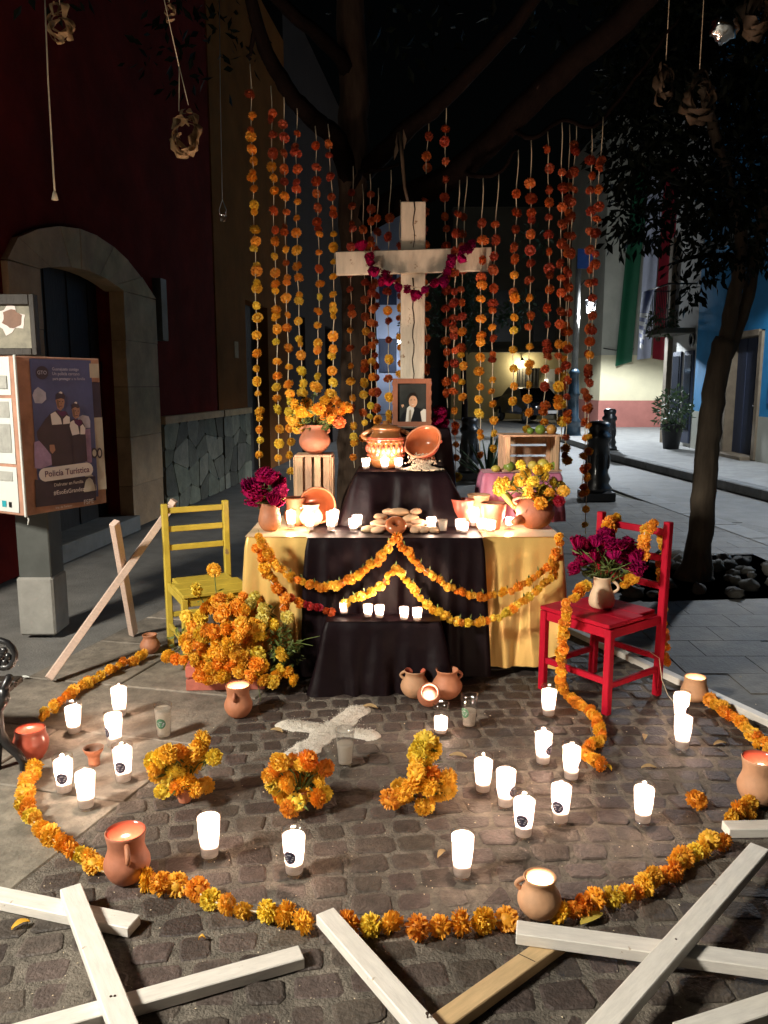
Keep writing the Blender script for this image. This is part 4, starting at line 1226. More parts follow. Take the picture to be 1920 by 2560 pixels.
ell = lambda cx, cy_, rx, ry, n=18, t0=0: [(cx+rx*math.cos(6.2832*k/n+t0), cy_+ry*math.sin(6.2832*k/n+t0)) for k in range(n)]
fpoly('suit', 'photo_suit', [(.05, 0), (.18, .22), (.30, .34), (.42, .40), (.62, .40), (.80, .34), (.92, .22), (.97, 0)], .0046)
fpoly('jacket_of_neighbour', 'photo_shirt', [(.86, 0), (.80, .26), (.92, .34), (1, .32), (1, 0)], .0050)
fpoly('shirt', 'photo_shirt', [(.28, 0), (.33, .36), (.42, .42), (.56, .40), (.58, .30), (.46, .02)], .0050)
fpoly('tie', 'photo_tie', [(.38, 0), (.40, .28), (.44, .33), (.48, .28), (.47, 0)], .0054)
fpoly('hair', 'photo_hair', ell(.53, .60, .175, .165), .0050)
fpoly('face', 'photo_skin', ell(.54, .53, .150, .155), .0054)
fpoly('hand', 'photo_skin', [(.16, .36), (.22, .42), (.26, .36), (.20, .46), (.12, .44)], .0052)
fpoly('eyes', 'photo_hair', [(.45, .575), (.50, .585), (.50, .57), (.45, .56)], .0058)
fpoly('eyes', 'photo_hair', [(.57, .585), (.62, .575), (.62, .56), (.57, .57)], .0058)
fpoly('smile', 'photo_shirt', [(.47, .465), (.53, .445), (.60, .465), (.54, .458)], .0058)
# cockscomb behind the frame
t = thing('cockscomb_bunch', 'magenta cockscomb bunch tucked behind the framed portrait', 'flowers', PY(1100, 1085, 4.9))
for px, py in ((1092, 1060), (1105, 1045), (1098, 1035), (1108, 1066), (1100, 1075)):
    cockscomb(t, PY(px, py, 4.9+random.uniform(-.03, .03)), .045, (random.uniform(-.5, .5), random.uniform(-.5, .5), random.uniform(0, 6)))

# ================================================================ ON THE TIERS
# big glazed olla with lid
c = PY(965, 1186, 4.66)
t = pot('lidded_pot', 'large brown glazed pot with a lid and carved bands on the second tier', 'clay pot', (c.x, 4.66, ZT2+.006), .26, [(.28, 0), (.37, .10), (.42, .30), (.43, .52), (.40, .68), (.33, .76), (.30, .82), (.32, .88)], 'brown_glaze', (.15, 3.0), hz=(.62, .84), hout=.03)
mb = MB(); mb.lathe([(.085, .222), (.088, .232), (.07, .245), (.03, .252), (.018, .258), (.022, .270), (.0, .274)], 24); mb.build('lid', 'brown_glaze', t, local=True)
mb = MB()
for z, r in ((.052, .1045), (.168, .1085), (.176, .107)): mb.lathe([(r, z-.003), (r+.004, z), (r, z+.003)], 28, closed=True)
for k in range(22):
    a = k*6.2832/22
    mb.ball((.109*math.cos(a), .109*math.sin(a), .112), (.013, .013, .024), 7, 5); mb.ball((.108*math.cos(a+.14), .108*math.sin(a+.14), .15), .007, 6, 4); mb.ball((.107*math.cos(a+.14), .107*math.sin(a+.14), .074), .007, 6, 4)
o = mb.build('carved_bands', 'red_clay', t, local=True); o['kind'] = 'stuff'
# tipped bowl with beans
c = PY(1066, 1145, 4.62)
rotb = Matrix.Rotation(-.5, 3, 'Z') @ Matrix.Rotation(.90, 3, 'X')
t = pot('clay_bowl', 'glazed clay bowl tipped over and spilling pale beans on the second tier', 'bowl', (c.x+.005, 4.66, ZT2+.10), .095, [(.42, 0), (.72, .16), (.98, .58), (1.08, .90), (1.16, 1)], 'red_clay', (.2, 3.3), liner='glazed', rot=rotb, wall=.007, hz=(.6, .9), hout=.022)
mb = MB(); mb.lathe([(.107, .092), (.113, .094), (.114, .099), (.108, .101), (.103, .097)], 28, (0, 0, 0), rotb, closed=True); mb.build('rim', 'terracotta', t, local=True)
t.location = (c.x+.012, 4.655, ZT2+.105)
mb = MB(); rs = random.Random(77)
hc = PY(1050, 1180, 4.52)
for k in range(900):
    a = rs.uniform(0, 6.28); q = rs.uniform(0, 1)**.6
    x = hc.x + .125*q*math.cos(a)+.01; y = 4.53 + .05*q*math.sin(a)
    z = ZT2 + .008 + max(0, .040*(1-q*1.2))*rs.uniform(.8, 1.0)
    if rs.random() < .34:
        f = rs.uniform(0, 1); x = c.x-.02 + rs.gauss(0, .034); y = 4.535+.075*f; z = ZT2+.030+.052*f+rs.uniform(0, .012)
    mb.ball((x, y, z), (.0065, .0048, .0046), 5, 4, Matrix.Rotation(rs.uniform(0, 6.28), 3, (rs.uniform(-1, 1), rs.uniform(-1, 1), 1.2)))
o = mb.build('spilled_beans', 'bean'); tag(o, 'pale beans heaped in front of the tipped clay bowl', 'beans', None, 'stuff')
for k, (px, w_, lab) in enumerate(((915, 1., 'lit glass candle on the second tier beside the lidded pot'), (962, 1.1, 'lit glass candle at the middle of the three before the lidded pot'), (996, 1., 'lit glass candle on the second tier nearest the spilled beans'))):
    c = PY(px, 1178, 4.515); candle((c.x, 4.515, ZT2+.006), lab, 'candles on the second tier', VOT, sc=.92, watts=CANDLE*w_)

# left part of the table: crate, pot of marigolds, bowl, cups
c = PY(787, 1225, 4.70)
cw = .215
cr1 = thing('wooden_crate', 'pinkish slatted crate standing on end under the pot of marigolds', 'crate', (c.x, 4.70, ZT+.006))
ZC = PY(787, 1134, 4.66).z
hcr = ZC-ZT-.006
for sx in (-1, 1):
    for sy in (-1, 1):
        mb = MB(); mb.box((sx*(cw/2-.012), sy*.085, hcr/2), (.022, .022, hcr-.03), ch=.002); mb.build('corner_post', 'crate_wood', cr1, local=True)
for z in (.012, hcr-.010):
    for k in range(3):
        mb = MB(); mb.box((0, (k-1)*.068, z), (cw, .062, .012), ch=.002); mb.build('end_board', 'crate_wood', cr1, local=True)
for y in (.10,):
    for k in range(4):
        mb = MB(); mb.box(((k-1.5)*.052, .100, hcr/2), (.043, .006, hcr-.032), ch=.001); mb.build('slat', 'crate_wood', cr1, local=True)
for k in range(4):
    mb = MB(); mb.box(((k-1.5)*.052, -.0995, hcr/2), (.036, .006, hcr-.032), ch=.001); mb.build('slat', 'crate_wood', cr1, local=True)
for sx in (-1, 1):
    for k in range(3):
        mb = MB(); mb.box((sx*(cw/2+.004), (k-1)*.066, hcr/2), (.006, .052, hcr-.032), ch=.001); mb.build('slat', 'crate_wood', cr1, local=True)
t = pot('clay_pot', 'round terracotta pot of marigolds standing on the slatted crate', 'flower pot', (c.x+.005, 4.68, ZC), .165, P_ROUND, 'terracotta', (.1, 3.2), hz=(.72, .95), hout=.03)
bq = thing('marigold_bouquet', 'orange marigold bouquet standing in the pot on the slatted crate', 'flowers', (c.x, 4.68, ZC+.15))
tops = []
for (px, py, k) in ((735, 1010, 'amber'), (752, 1030, 'amber'), (733, 1050, 'amber'), (757, 1050, 'amber'), (768, 1008, 'orange'), (797, 1022, 'orange'), (790, 967, 'amber'), (812, 1040, 'orange'), (830, 1046, 'orange'), (848, 1056, 'deep'), (850, 1028, 'orange'), (866, 1018, 'orange'), (827, 988, 'amber'), (756, 983, 'yellow'), (725, 1030, 'yellow'), (800, 1052, 'orange'), (826, 1024, 'orange'), (840, 1005, 'orange'), (745, 1070, 'amber'), (725, 985, 'amber'), (775, 1030, 'amber'), (812, 1000, 'amber')):
    q = PY(px, py, 4.66 + random.uniform(-.09, .05)); tops.append(q)
    blossom(bq, q, random.uniform(.033, .040), k)
sprigs(bq, (c.x, 4.68, ZC+.10), tops, 3, 5)

# upright glazed bowl leaning on the crate
c = PY(790, 1262, 4.46)
rotb = Matrix.Rotation(.12, 3, 'Z') @ Matrix.Rotation(1.25, 3, 'X')
t = pot('clay_bowl', 'wide glazed clay bowl leaning upright against the slatted crate', 'bowl', (c.x, 4.50, ZT+.095), .085, [(.42, 0), (.78, .16), (1.05, .55), (1.16, .90), (1.22, 1)], 'red_clay', (1.6, 4.7), liner='glazed', rot=rotb, wall=.006, hz=(.65, .95), hout=.02)
mb = MB(); mb.lathe([(.101, .083), (.106, .085), (.107, .089), (.102, .091), (.097, .087)], 28, (0, 0, 0), rotb, closed=True); mb.build('rim', 'terracotta', t, local=True)
c = PY(737, 1290, 4.40)
pot('clay_cup', 'tall rose clay cup behind the brightest candle on the gold cloth', 'clay cup', (c.x, 4.45, ZT+.006), .155, P_MUG, 'terracotta', (), 'clay cups on the altar')
c = PY(776, 1292, 4.36)
pot('clay_jug', 'small pale clay jug with a handle before the leaning bowl', 'jug', (c.x, 4.40, ZT+.006), .125, P_OLLA, 'cream_clay', (3.0,), None, hz=(.5, .9), hout=.035)
# cockscomb pot at the corner
c = PY(675, 1322, 4.28)
pot('clay_pot', 'terracotta pot holding magenta cockscomb at the corner of the gold cloth', 'flower pot', (c.x, 4.28, ZT+.006), .15, [(.24, 0), (.40, .2), (.42, .45), (.34, .7), (.36, 1)], 'terracotta', ())
t = thing('cockscomb_bunch', 'magenta cockscomb bunch standing in the pot at the gold cloth corner', 'flowers', (c.x, 4.28, ZT+.15))
tops = []
for k in range(17):
    a = rs.uniform(0, 6.28); q = PY(668+50*math.cos(a)*rs.uniform(.2, 1), 1228+42*math.sin(a)*rs.uniform(.2, 1), 4.26+rs.uniform(-.08, .08)); tops.append(q)
    cockscomb(t, q, rs.uniform(.042, .058), (rs.uniform(-.9, .9), rs.uniform(-.9, .9), rs.uniform(0, 6)))
sprigs(t, (c.x, 4.28, ZT+.10), tops, 5, 4)

# breads
c = PY(995, 1318, 4.30)
pl = thing('bread_basket', 'shallow basket piled with oval breads at the middle of the altar table', 'basket', (c.x, 4.32, ZT+.006))
mb = MB(); mb.lathe([(.07, 0), (.11, .012), (.135, .03), (.137, .034), (.128, .03), (.10, .014), (0, .008)], 26); mb.v = [V((p.x*1.12, p.y*.8, p.z)) for p in mb.v]; mb.build('dish', 'tan_clay', pl, local=True)
for k in range(3):
    mb = MB(); mb.lathe([(.128-.001*k, .026+.004*k), (.133, .03+.004*k), (.138, .026+.004*k)], 26, closed=True); mb.v = [V((p.x*1.12, p.y*.8, p.z)) for p in mb.v]; mb.build('rim', 'crate_wood', pl, local=True)
def bread(px, py, Y, z, L, wd, ang, lab):
    q = PY(px, py, Y)
    mb = MB(); mb.ball((0, 0, 0), (L/2, wd/2, wd*.36), 14, 9, bump=.14, seed=px)
    o = mb.build('bread', 'bread'); o.location = (q.x, Y, z); o.rotation_euler = (random.uniform(-.15, .15), random.uniform(-.15, .15), ang)
    tag(o, lab, 'bread', 'oval breads on the altar')
zb = ZT+.035
for args in ((952, 1290, 4.34, zb+.035, .085, .05, .4, 'oval bread at the tipped-up end of the basket pile toward the gold cloth'), (975, 1283, 4.38, zb+.055, .09, .055, -.2, 'oval bread leaning at the back of the basket beside the topmost one'),
             (1000, 1279, 4.34, zb+.062, .125, .06, .25, 'largest oval bread lying topmost on the basket'), (1040, 1278, 4.36, zb+.062, .10, .05, 1.0, 'oval bread standing steeply at the back end of the basket'),
             (950, 1303, 4.29, zb+.012, .09, .05, .1, 'flat oval bread low in the basket beside the clay ring'), (1045, 1305, 4.30, zb+.014, .10, .055, -.2, 'flat oval bread low in the basket on the cup side'), (1025, 1292, 4.31, zb+.030, .10, .06, .3, 'oval bread in the middle layer of the basket')):
    bread(*args)
for args in ((925, 1327, 4.22, ZT+.022, .10, .06, .2, 'bread roll on the black cloth beside the short candles'), (945, 1333, 4.19, ZT+.022, .085, .055, -.3, 'bread roll touching the clay ring on its candle side'),
             (1040, 1332, 4.20, ZT+.022, .075, .055, .2, 'bread roll touching the clay ring on its cup side'), (1062, 1331, 4.20, ZT+.022, .075, .055, .1, 'middle bread roll of the three beside the clay ring'), (1084, 1332, 4.20, ZT+.022, .07, .05, -.2, 'outermost bread roll of the three beside the clay ring')):
    bread(*args)
c = PY(990, 1332, 4.17)
mb = MB(); vs = []; n, m_ = 26, 12
for i in range(n):
    a = i*6.2832/n
    for k in range(m_):
        b = k*6.2832/m_; r = .034 + .024*math.cos(b); vs.append(V((r*math.cos(a), r*math.sin(a), .024*math.sin(b))))
mb.add(vs, [(i*m_+k, ((i+1) % n)*m_+k, ((i+1) % n)*m_+(k+1) % m_, i*m_+(k+1) % m_) for i in range(n) for k in range(m_)], True)
o = mb.build('clay_ring', 'glazed'); o.location = (c.x, 4.185, ZT+.048); o.rotation_euler = (.75, 0, .1); tag(o, 'small glazed clay ring vessel in front of the bread basket', 'clay vessel')

# candles on the table
tc_ = [(728, 1320, 4.30, TALL, .75, 1.7, 'brightest lit candle standing before the rose clay cup'), (775, 1325, 4.24, TALL, .72, 1.1, 'lit glass candle right under the small pale jug'),
       (828, 1327, 4.22, TALL, .80, 1.1, 'tall lit candle on the black cloth below the leaning bowl'), (836, 1304, 4.36, TALL, .72, 1.0, 'lit candle half hidden behind the tall one below the leaning bowl'),
       (884, 1331, 4.20, VOT, 1.0, 1.0, 'short lit candle at the front edge nearest the bread rolls'), (893, 1313, 4.30, VOT, 1.05, 1.0, 'short lit candle just behind the one by the bread rolls'),
       (1078, 1321, 4.25, VOT, 1.0, .9, 'lit candle beside the bread basket on its cup side'), (1150, 1335, 4.18, VOT, 1.0, 1.0, 'lit candle in front of the red clay cup, back one of two'), (1160, 1344, 4.145, VOT, .9, 1.0, 'lit candle at the table edge in front of the red clay cup'),
       (1185, 1302, 4.36, TALL, .78, 1.5, 'tall bright candle before the tan clay jar'), (1204, 1336, 4.20, VOT, 1.0, 1.0, 'lit candle at the foot of the terracotta flower cup'), (1226, 1349, 4.15, VOT, 1.02, 1.1, 'frontmost lit candle where black and gold cloth meet'), (1273, 1318, 4.32, VOT, .85, 1.0, 'small lit candle between the flower cup and the round jug')]
for px, py, Y, size, sc, w_, lab in tc_:
    q = PY(px, py, Y); candle((q.x, Y, ZT+.008), lab, 'candles on the altar table', size, sc=sc, watts=CANDLE*w_*1.25)
q = PY(1107, 1332, 4.20); candle((q.x, 4.20, ZT+.008), 'unlit glass of white wax beside the bread rolls', 'candles on the altar table', VOT, lit=False, sc=.95)

# right part of the table
c = PY(1156, 1300, 4.42); pot('clay_cup', 'deep red glazed clay cup beside the second tier', 'clay cup', (c.x, 4.42, ZT+.006), .15, [(.28, 0), (.26, .06), (.34, .3), (.40, .6), (.40, .85), (.44, 1)], 'red_clay', (), 'clay cups on the altar')
c = PY(1196, 1290, 4.50); pot('clay_jar', 'tan clay jar behind the tall bright candle', 'clay jar', (c.x, 4.50, ZT+.006), .165, [(.26, 0), (.38, .2), (.42, .5), (.34, .78), (.36, .95), (.40, 1)], 'tan_clay', ())
c = PY(1234, 1326, 4.30); pot('clay_cup', 'terracotta flower cup with a flared rim near the gold cloth', 'clay cup', (c.x, 4.32, ZT+.006), .145, [(.24, 0), (.28, .1), (.40, .45), (.46, .85), (.48, 1)], 'terracotta', (), 'clay cups on the altar')
c = PY(1337, 1345, 4.34)
t = pot('clay_jug', 'big round clay jug holding yellow marigolds on the gold cloth', 'flower pot', (c.x, 4.36, ZT+.006), .19, [(.24, 0), (.44, .12), (.58, .40), (.56, .62), (.40, .84), (.30, .93), (.31, 1)], 'terracotta', (2.7, .1), hz=(.66, .9), hout=.035)
mb = MB(); mb.tube([V((-.085, -.055, .055)), V((-.12, -.085, .05)), V((-.135, -.098, .048))], [.030, .022, .018], 10); mb.build('snout', 'terracotta', t, local=True)
mb = MB()
for s in (-1, 1):
    leaf(mb, V((-.09, -.075, .085)) + V((s*.022, 0, 0)), V((-.3+s*.5, -.3, .8)).normalized(), .04, random, .6)
mb.build('ear', 'terracotta', t, local=True)
bq = thing('marigold_bouquet', 'yellow marigold bouquet bursting from the big round jug', 'flowers', (c.x, 4.36, ZT+.19))
tops = []
for (px, py, k) in ((1262, 1205, 'amber'), (1248, 1225, 'amber'), (1278, 1215, 'amber'), (1302, 1163, 'yellow'), (1315, 1185, 'yellow'), (1345, 1175, 'yellow'), (1333, 1205, 'yellow'), (1300, 1200, 'amber'), (1360, 1190, 'yellow'), (1370, 1170, 'yellow'), (1342, 1245, 'amber'), (1352, 1258, 'orange'), (1374, 1232, 'amber'), (1382, 1245, 'orange'), (1400, 1215, 'amber'), (1408, 1228, 'amber'), (1365, 1268, 'orange'), (1320, 1230, 'amber'), (1246, 1205, 'yellow'), (1385, 1205, 'yellow'), (1358, 1225, 'yellow')):
    q = PY(px, py, 4.34+random.uniform(-.09, .06)); tops.append(q); blossom(bq, q, random.uniform(.032, .040), k)
q = PY(1398, 1252, 4.28); tops.append(q); blossom(bq, q, .032, 'red')
sprigs(bq, (c.x, 4.36, ZT+.14), tops, 7, 5)
# bananas
for k in range(3):
    mb = MB(); pts = []
    for j in range(9):
        f = j/8; q = PY(1232+52*f+k*8, 1215+55*f**1.2+k*6, 4.50-.10*f); pts.append(q + V((0, .012*k, .012*math.sin(f*3.1))))
    mb.tube(pts, [.006, .014, .018, .0195, .020, .0195, .018, .012, .005], 7)
    o = mb.build('banana', 'banana', at=pts[4]); tag(o, ('greenish banana uppermost behind the yellow bouquet', 'middle greenish banana under the yellow bouquet', 'lowest greenish banana resting by the flower cup')[k], 'banana', 'bananas on the altar')

# pink covered stand with the crate of fruit
zp = PY(1300, 1178, 4.72).z
xp0, xp1 = PY(1208, 1200, 4.62).x, PY(1405, 1200, 4.62).x
draped('pink_cloth_stand', 'stand under a shiny pink cloth carrying the crate of fruit', 'covered stand', xp0, xp1, 4.62, 4.86, ZT-.0, zp, 'pink_cloth', .02, 55., .008, 17)
ca, cb = PY(1262, 1178, 4.64), PY(1398, 1085, 4.64)
W_, H_, D_ = cb.x-ca.x, cb.z-ca.z, .22
cr2 = thing('wooden_crate', 'pale fruit crate lying on its side on the pink cloth', 'crate', ((ca.x+cb.x)/2, 4.75, zp+.004), .06)
for sx in (-1, 1):
    for sy in (-1, 1):
        mb = MB(); mb.box((sx*(W_/2-.011), sy*(D_/2-.011), H_/2), (.022, .022, H_-.022), ch=.002); mb.build('corner_post', 'crate_wood', cr2, local=True)
    for k in range(3):
        mb = MB(); mb.box((sx*(W_/2+.004), (k-1)*.075, H_/2), (.007, .052, H_-.02), ch=.001); mb.build('side_board', 'crate_wood', cr2, local=True)
for z in (.006, H_-.006):
    for k in range(3):
        mb = MB(); mb.box((0, (k-1)*.076, z), (W_+.04, .066, .010), ch=.001); mb.build('slat', 'crate_wood', cr2, local=True)
for k in range(3):
    mb = MB(); mb.box((0, D_/2+.004, H_*(.2+.3*k)), (W_, .007, H_*.24), ch=.001); mb.build('back_board', 'crate_wood', cr2, local=True)
def fruit(px, Y, z, r, m, lab, sq=(1, 1, .92)):
    q = PY(px, 1150, Y); mb = MB(); mb.ball((0, 0, 0), (r*sq[0], r*sq[1], r*sq[2]), 14, 10, bump=.05, seed=px); mb.cur = 0
    t = mb.build('fruit', m); t.location = (q.x, Y, z+r*sq[2]); t.rotation_euler = (0, 0, px); tag(t, lab, 'fruit', 'fruit around the crate')
    mb = MB(); mb.tube([V((0, 0, r*sq[2]*.93)), V((.002, 0, r*sq[2]*1.08))], .003, 5); mb.build('stalk', 'stem_green', t, local=True)
fruit(1240, 4.66, zp, .028, 'fruit_yellow', 'small pale guava at the end of the pink cloth', (1, 1, .75))
fruit(1274, 4.655, zp, .036, 'fruit_green', 'round green orange in front of the crate by the small guava')
fruit(1305, 4.69, zp+.012, .027, 'fruit_green', 'green lime just inside the crate mouth')
fruit(1332, 4.67, zp+.012, .03, 'fruit_yellow', 'yellow green guava behind the yellow bouquet in the crate')
fruit(1358, 4.68, zp+.012, .036, 'fruit_yellow', 'pale striped guava highest in the crate')
fruit(1385, 4.68, zp+.012, .026, 'fruit_green', 'green lime at the slatted side of the crate')
fruit(1324, 4.74, zp+H_, .022, 'fruit_green', 'smallest dark lime on top of the fruit crate')
fruit(1349, 4.72, zp+H_, .032, 'fruit_green', 'shiny green orange on top of the fruit crate')
fruit(1376, 4.72, zp+H_, .033, 'fruit_orange', 'dull orange fruit on top of the fruit crate')

# step candles
for px, py, lab in ((860, 1537, 'lit candle on the black step at the red end of the garland'), (920, 1545, 'second lit candle along the black step'), (949, 1547, 'middle lit candle on the black step'), (1010, 1552, 'fourth lit candle along the black step'), (1043, 1554, 'last lit candle on the black step under the lower garland')):
    q = PZ(px, py, .378); candle((q.x, q.y, .378), lab, 'candles on the black step', VOT, sc=.93, watts=CANDLE*1.05)

# ================================================================ GARLANDS ON THE ALTAR
def along(pts, step):
    out = []; carry = 0
    for a, b in zip(pts, pts[1:]):
        L = (b-a).length; s = carry
        while s < L:
            out.append(a.lerp(b, s/L)); s += step
        carry = s - L
    return out
def garland(name, label, pts, r, mix, step=.03, jit=.008, group=None, tuft=False, z_floor=None, leaves=0):
    t = thing(name, label, 'garland', pts[len(pts)//2], 0, group); off = V(t.location)
    mb = MB(); mb.tube(pts, .003, 5); mb.build('string', 'twine', t)
    for i, p in enumerate(along(pts, step)):
        rr = r*random.uniform(.8, 1.15); q = p + V((random.uniform(-jit, jit), random.uniform(-jit, jit), random.uniform(-jit, jit)))
        if z_floor is not None: q.z = max(q.z, z_floor + rr*.75)
        blossom(t, q, rr, pick(mix(i) if callable(mix) else mix), off)
    if leaves:
        mb = MB()
        for p in along(pts, step*2.2):
            leaf(mb, p + V((0, -.01, .015)), V((random.uniform(-.4, .4), random.uniform(-.6, 0), .9)).normalized(), .035, random, .3)
        o = mb.build('leaves', 'stem_green', t); o['kind'] = 'stuff'
    return t
Yg = 3.965
ln = lambda L, Y=Yg: [PY(x, y, Y) for x, y in L]
OM = dict(orange=5, amber=5)
AM = dict(amber=5, orange=2, yellow=2)
gl = 'garlands across the altar front'
garland('marigold_garland', 'upper marigold garland swagging from the gold cloth corner to the table middle by the breads', ln([(648, 1342), (668, 1385), (698, 1420), (738, 1445), (780, 1462), (815, 1470), (850, 1460), (900, 1434), (940, 1404), (968, 1372), (984, 1345)]), .026, OM, .030, .008, gl, leaves=1)
garland('marigold_garland', 'upper marigold garland swagging from the table middle to the round jug end', ln([(992, 1348), (1015, 1378), (1042, 1410), (1090, 1447), (1130, 1470), (1180, 1490), (1220, 1491), (1280, 1476), (1330, 1448), (1372, 1418), (1390, 1372)]), .024, OM, .028, .008, gl, leaves=1)
garland('marigold_garland', 'lower marigold garland turning red where it reaches the step candles', ln([(644, 1375), (662, 1420), (686, 1462), (720, 1490), (760, 1510), (800, 1524), (838, 1528)], 3.97), .026, lambda i: dict(orange=5, deep=2) if i < 14 else dict(red=5, deep=1), .028, .010, gl)
garland('marigold_garland', 'short yellow garland rising from the step candles to the lower peak', ln([(858, 1510), (890, 1496), (925, 1482), (955, 1462), (972, 1438), (986, 1424)]), .024, AM, .028, .007, gl, leaves=1)
garland('marigold_garland', 'lower marigold garland falling from the peak past the step candles to the red chair end', ln([(990, 1424), (1012, 1446), (1034, 1474), (1062, 1506), (1100, 1532), (1140, 1555), (1185, 1556), (1225, 1550), (1262, 1534), (1300, 1506), (1340, 1478), (1384, 1436)]), .025, AM, .028, .007, gl, leaves=1)
garland('marigold_garland', 'loose orange garland bunched at the gold cloth corner above the flower heap', ln([(650, 1350), (672, 1400), (668, 1440), (690, 1470), (715, 1500), (700, 1520)], 3.96), .030, OM, .036, .018, gl)
garland('marigold_garland', 'short garland tail hanging down the gold cloth end behind the red chair', ln([(1396, 1345), (1398, 1385), (1380, 1420), (1392, 1450)], 4.02), .026, OM, .034, .010, gl)

# ================================================================ HANGING STRANDS
strands = [(906, 460, 907, 1120, 5.44, 2), (1168, 432, 1160, 1010, 5.22, 2), (1424, 312, 1404, 1100, 5.12, 2), (625, 160, 650, 1172, 5.15, 0), (677, 215, 698, 1165, 5.12, 1), (708, 210, 727, 1200, 5.12, 1), (742, 255, 758, 990, 5.14, 1), (788, 315, 793, 990, 5.12, 1), (820, 310, 828, 1000, 5.12, 1),
           (883, 415, 887, 1170, 5.38, 2), (925, 435, 927, 1055, 5.33, 2), (946, 470, 945, 1065, 5.42, 3), (978, 425, 977, 1060, 5.3, 2), (1001, 500, 1001, 985, 5.35, 2),
           (1072, 295, 1070, 940, 5.35, 4), (1115, 245, 1120, 1020, 5.25, 3), (1149, 450, 1141, 1225, 5.0, 2), (1208, 445, 1201, 1150, 5.02, 1), (1247, 435, 1236, 1145, 5.05, 2),
           (1296, 375, 1282, 1030, 5.0, 1), (1328, 350, 1319, 1085, 5.0, 2), (1369, 325, 1357, 1060, 5.02, 3), (1405, 303, 1394, 1050, 5.0, 2), (1442, 305, 1415, 1165, 5.02, 3), (1480, 322, 1455, 1250, 5.0, 3), (1508, 292, 1465, 1335, 4.98, 2)]
names = ['strand hanging close behind the one over the tree trunk face', 'strand hanging between the cross arm tip strands and the double headed one', 'strand hanging just behind the ones over the crate end, toward the lamp', 'outermost marigold strand of the row hanging over the yellow chair', 'second marigold strand of the row above the yellow chair', 'third marigold strand ending behind the cockscomb pot', 'fourth strand of marigolds ending in the bouquet on the crate', 'fifth strand of marigolds hanging over the crate bouquet', 'sixth strand of marigolds hanging beside the tree trunk',
         'marigold strand hanging in front of the tree trunk', 'marigold strand between the tree trunk and the cross, over the lidded pot', 'redder marigold strand second from the tree trunk toward the cross', 'marigold strand just beside the cross on the trunk side', 'marigold strand half hidden by the upright of the cross',
         'dark red strand hanging closest to the cross on the street side', 'strand hanging under the street side arm of the cross', 'amber strand beside the tip of the cross arm', 'yellow strand with a double head at the top beyond the cross', 'sparse strand over the end of the pink cloth stand',
         'strand hanging straight above the fruit crate', 'strand ending on the top of the fruit crate', 'red strand ending above the green orange on the crate', 'strand ending above the end of the fruit crate', 'strand hanging just past the fruit crate with red heads at the bottom', 'long strand of big orange heads passing the fat bollard', 'outermost and longest strand on the street side, ending near the red chair']
for (x0, y0, x1, y1, Y, red), lab in zip(strands, names):
    a, b = PY(x0, y0, Y), PY(x1, y1, Y)
    t = thing('marigold_strand', lab, 'flower strand', a, 0, 'marigold strands hanging from the tree')
    L = (b-a).length; n = 24; sw = random.uniform(-.028, .028)
    pts = [a.lerp(b, k/n) + V((sw*math.sin(3.1*k/n) + .004*math.sin(k*1.3), .004*math.sin(k*.9), 0)) for k in range(n+1)]
    mb = MB(); mb.tube(pts, .0028, 5); mb.build('string', 'twine', t)
    s = random.uniform(.10, .30); f0 = .04
    while s < L-.01:
        f = s/L; p = a.lerp(b, f) + V((sw*math.sin(3.1*f), 0, 0))
        dim_red = (1-f)*1.0 + .30*(red-1)  # flower colour plus dimmer light higher up, both put into the petal choice
        if dim_red > .80: mix = dict(rust=7, deep=3)
        elif dim_red > .63: mix = dict(deep=5, rust=3, orange=2)
        elif dim_red > .42: mix = dict(orange=6, deep=2, amber=2)
        else: mix = dict(amber=5, orange=3, yellow=4)
        if red >= 4: mix = dict(deep=5, rust=4, red=1)
        if ('fat bollard' in lab or 'toward the lamp' in lab) and 722 < y0+(y1-y0)*f < 800:
            s += .03; continue
        r = random.uniform(.024, .036)
        blossom(t, p + V((random.uniform(-.008, .008), random.uniform(-.008, .008), 0)), r, pick(mix), a, (random.uniform(-1.9, 1.9), random.uniform(-.6, .6), random.uniform(0, 6.28)))
        if random.random() < .16:
            s += r*1.2
        else:
            s += random.uniform(.064, .125)

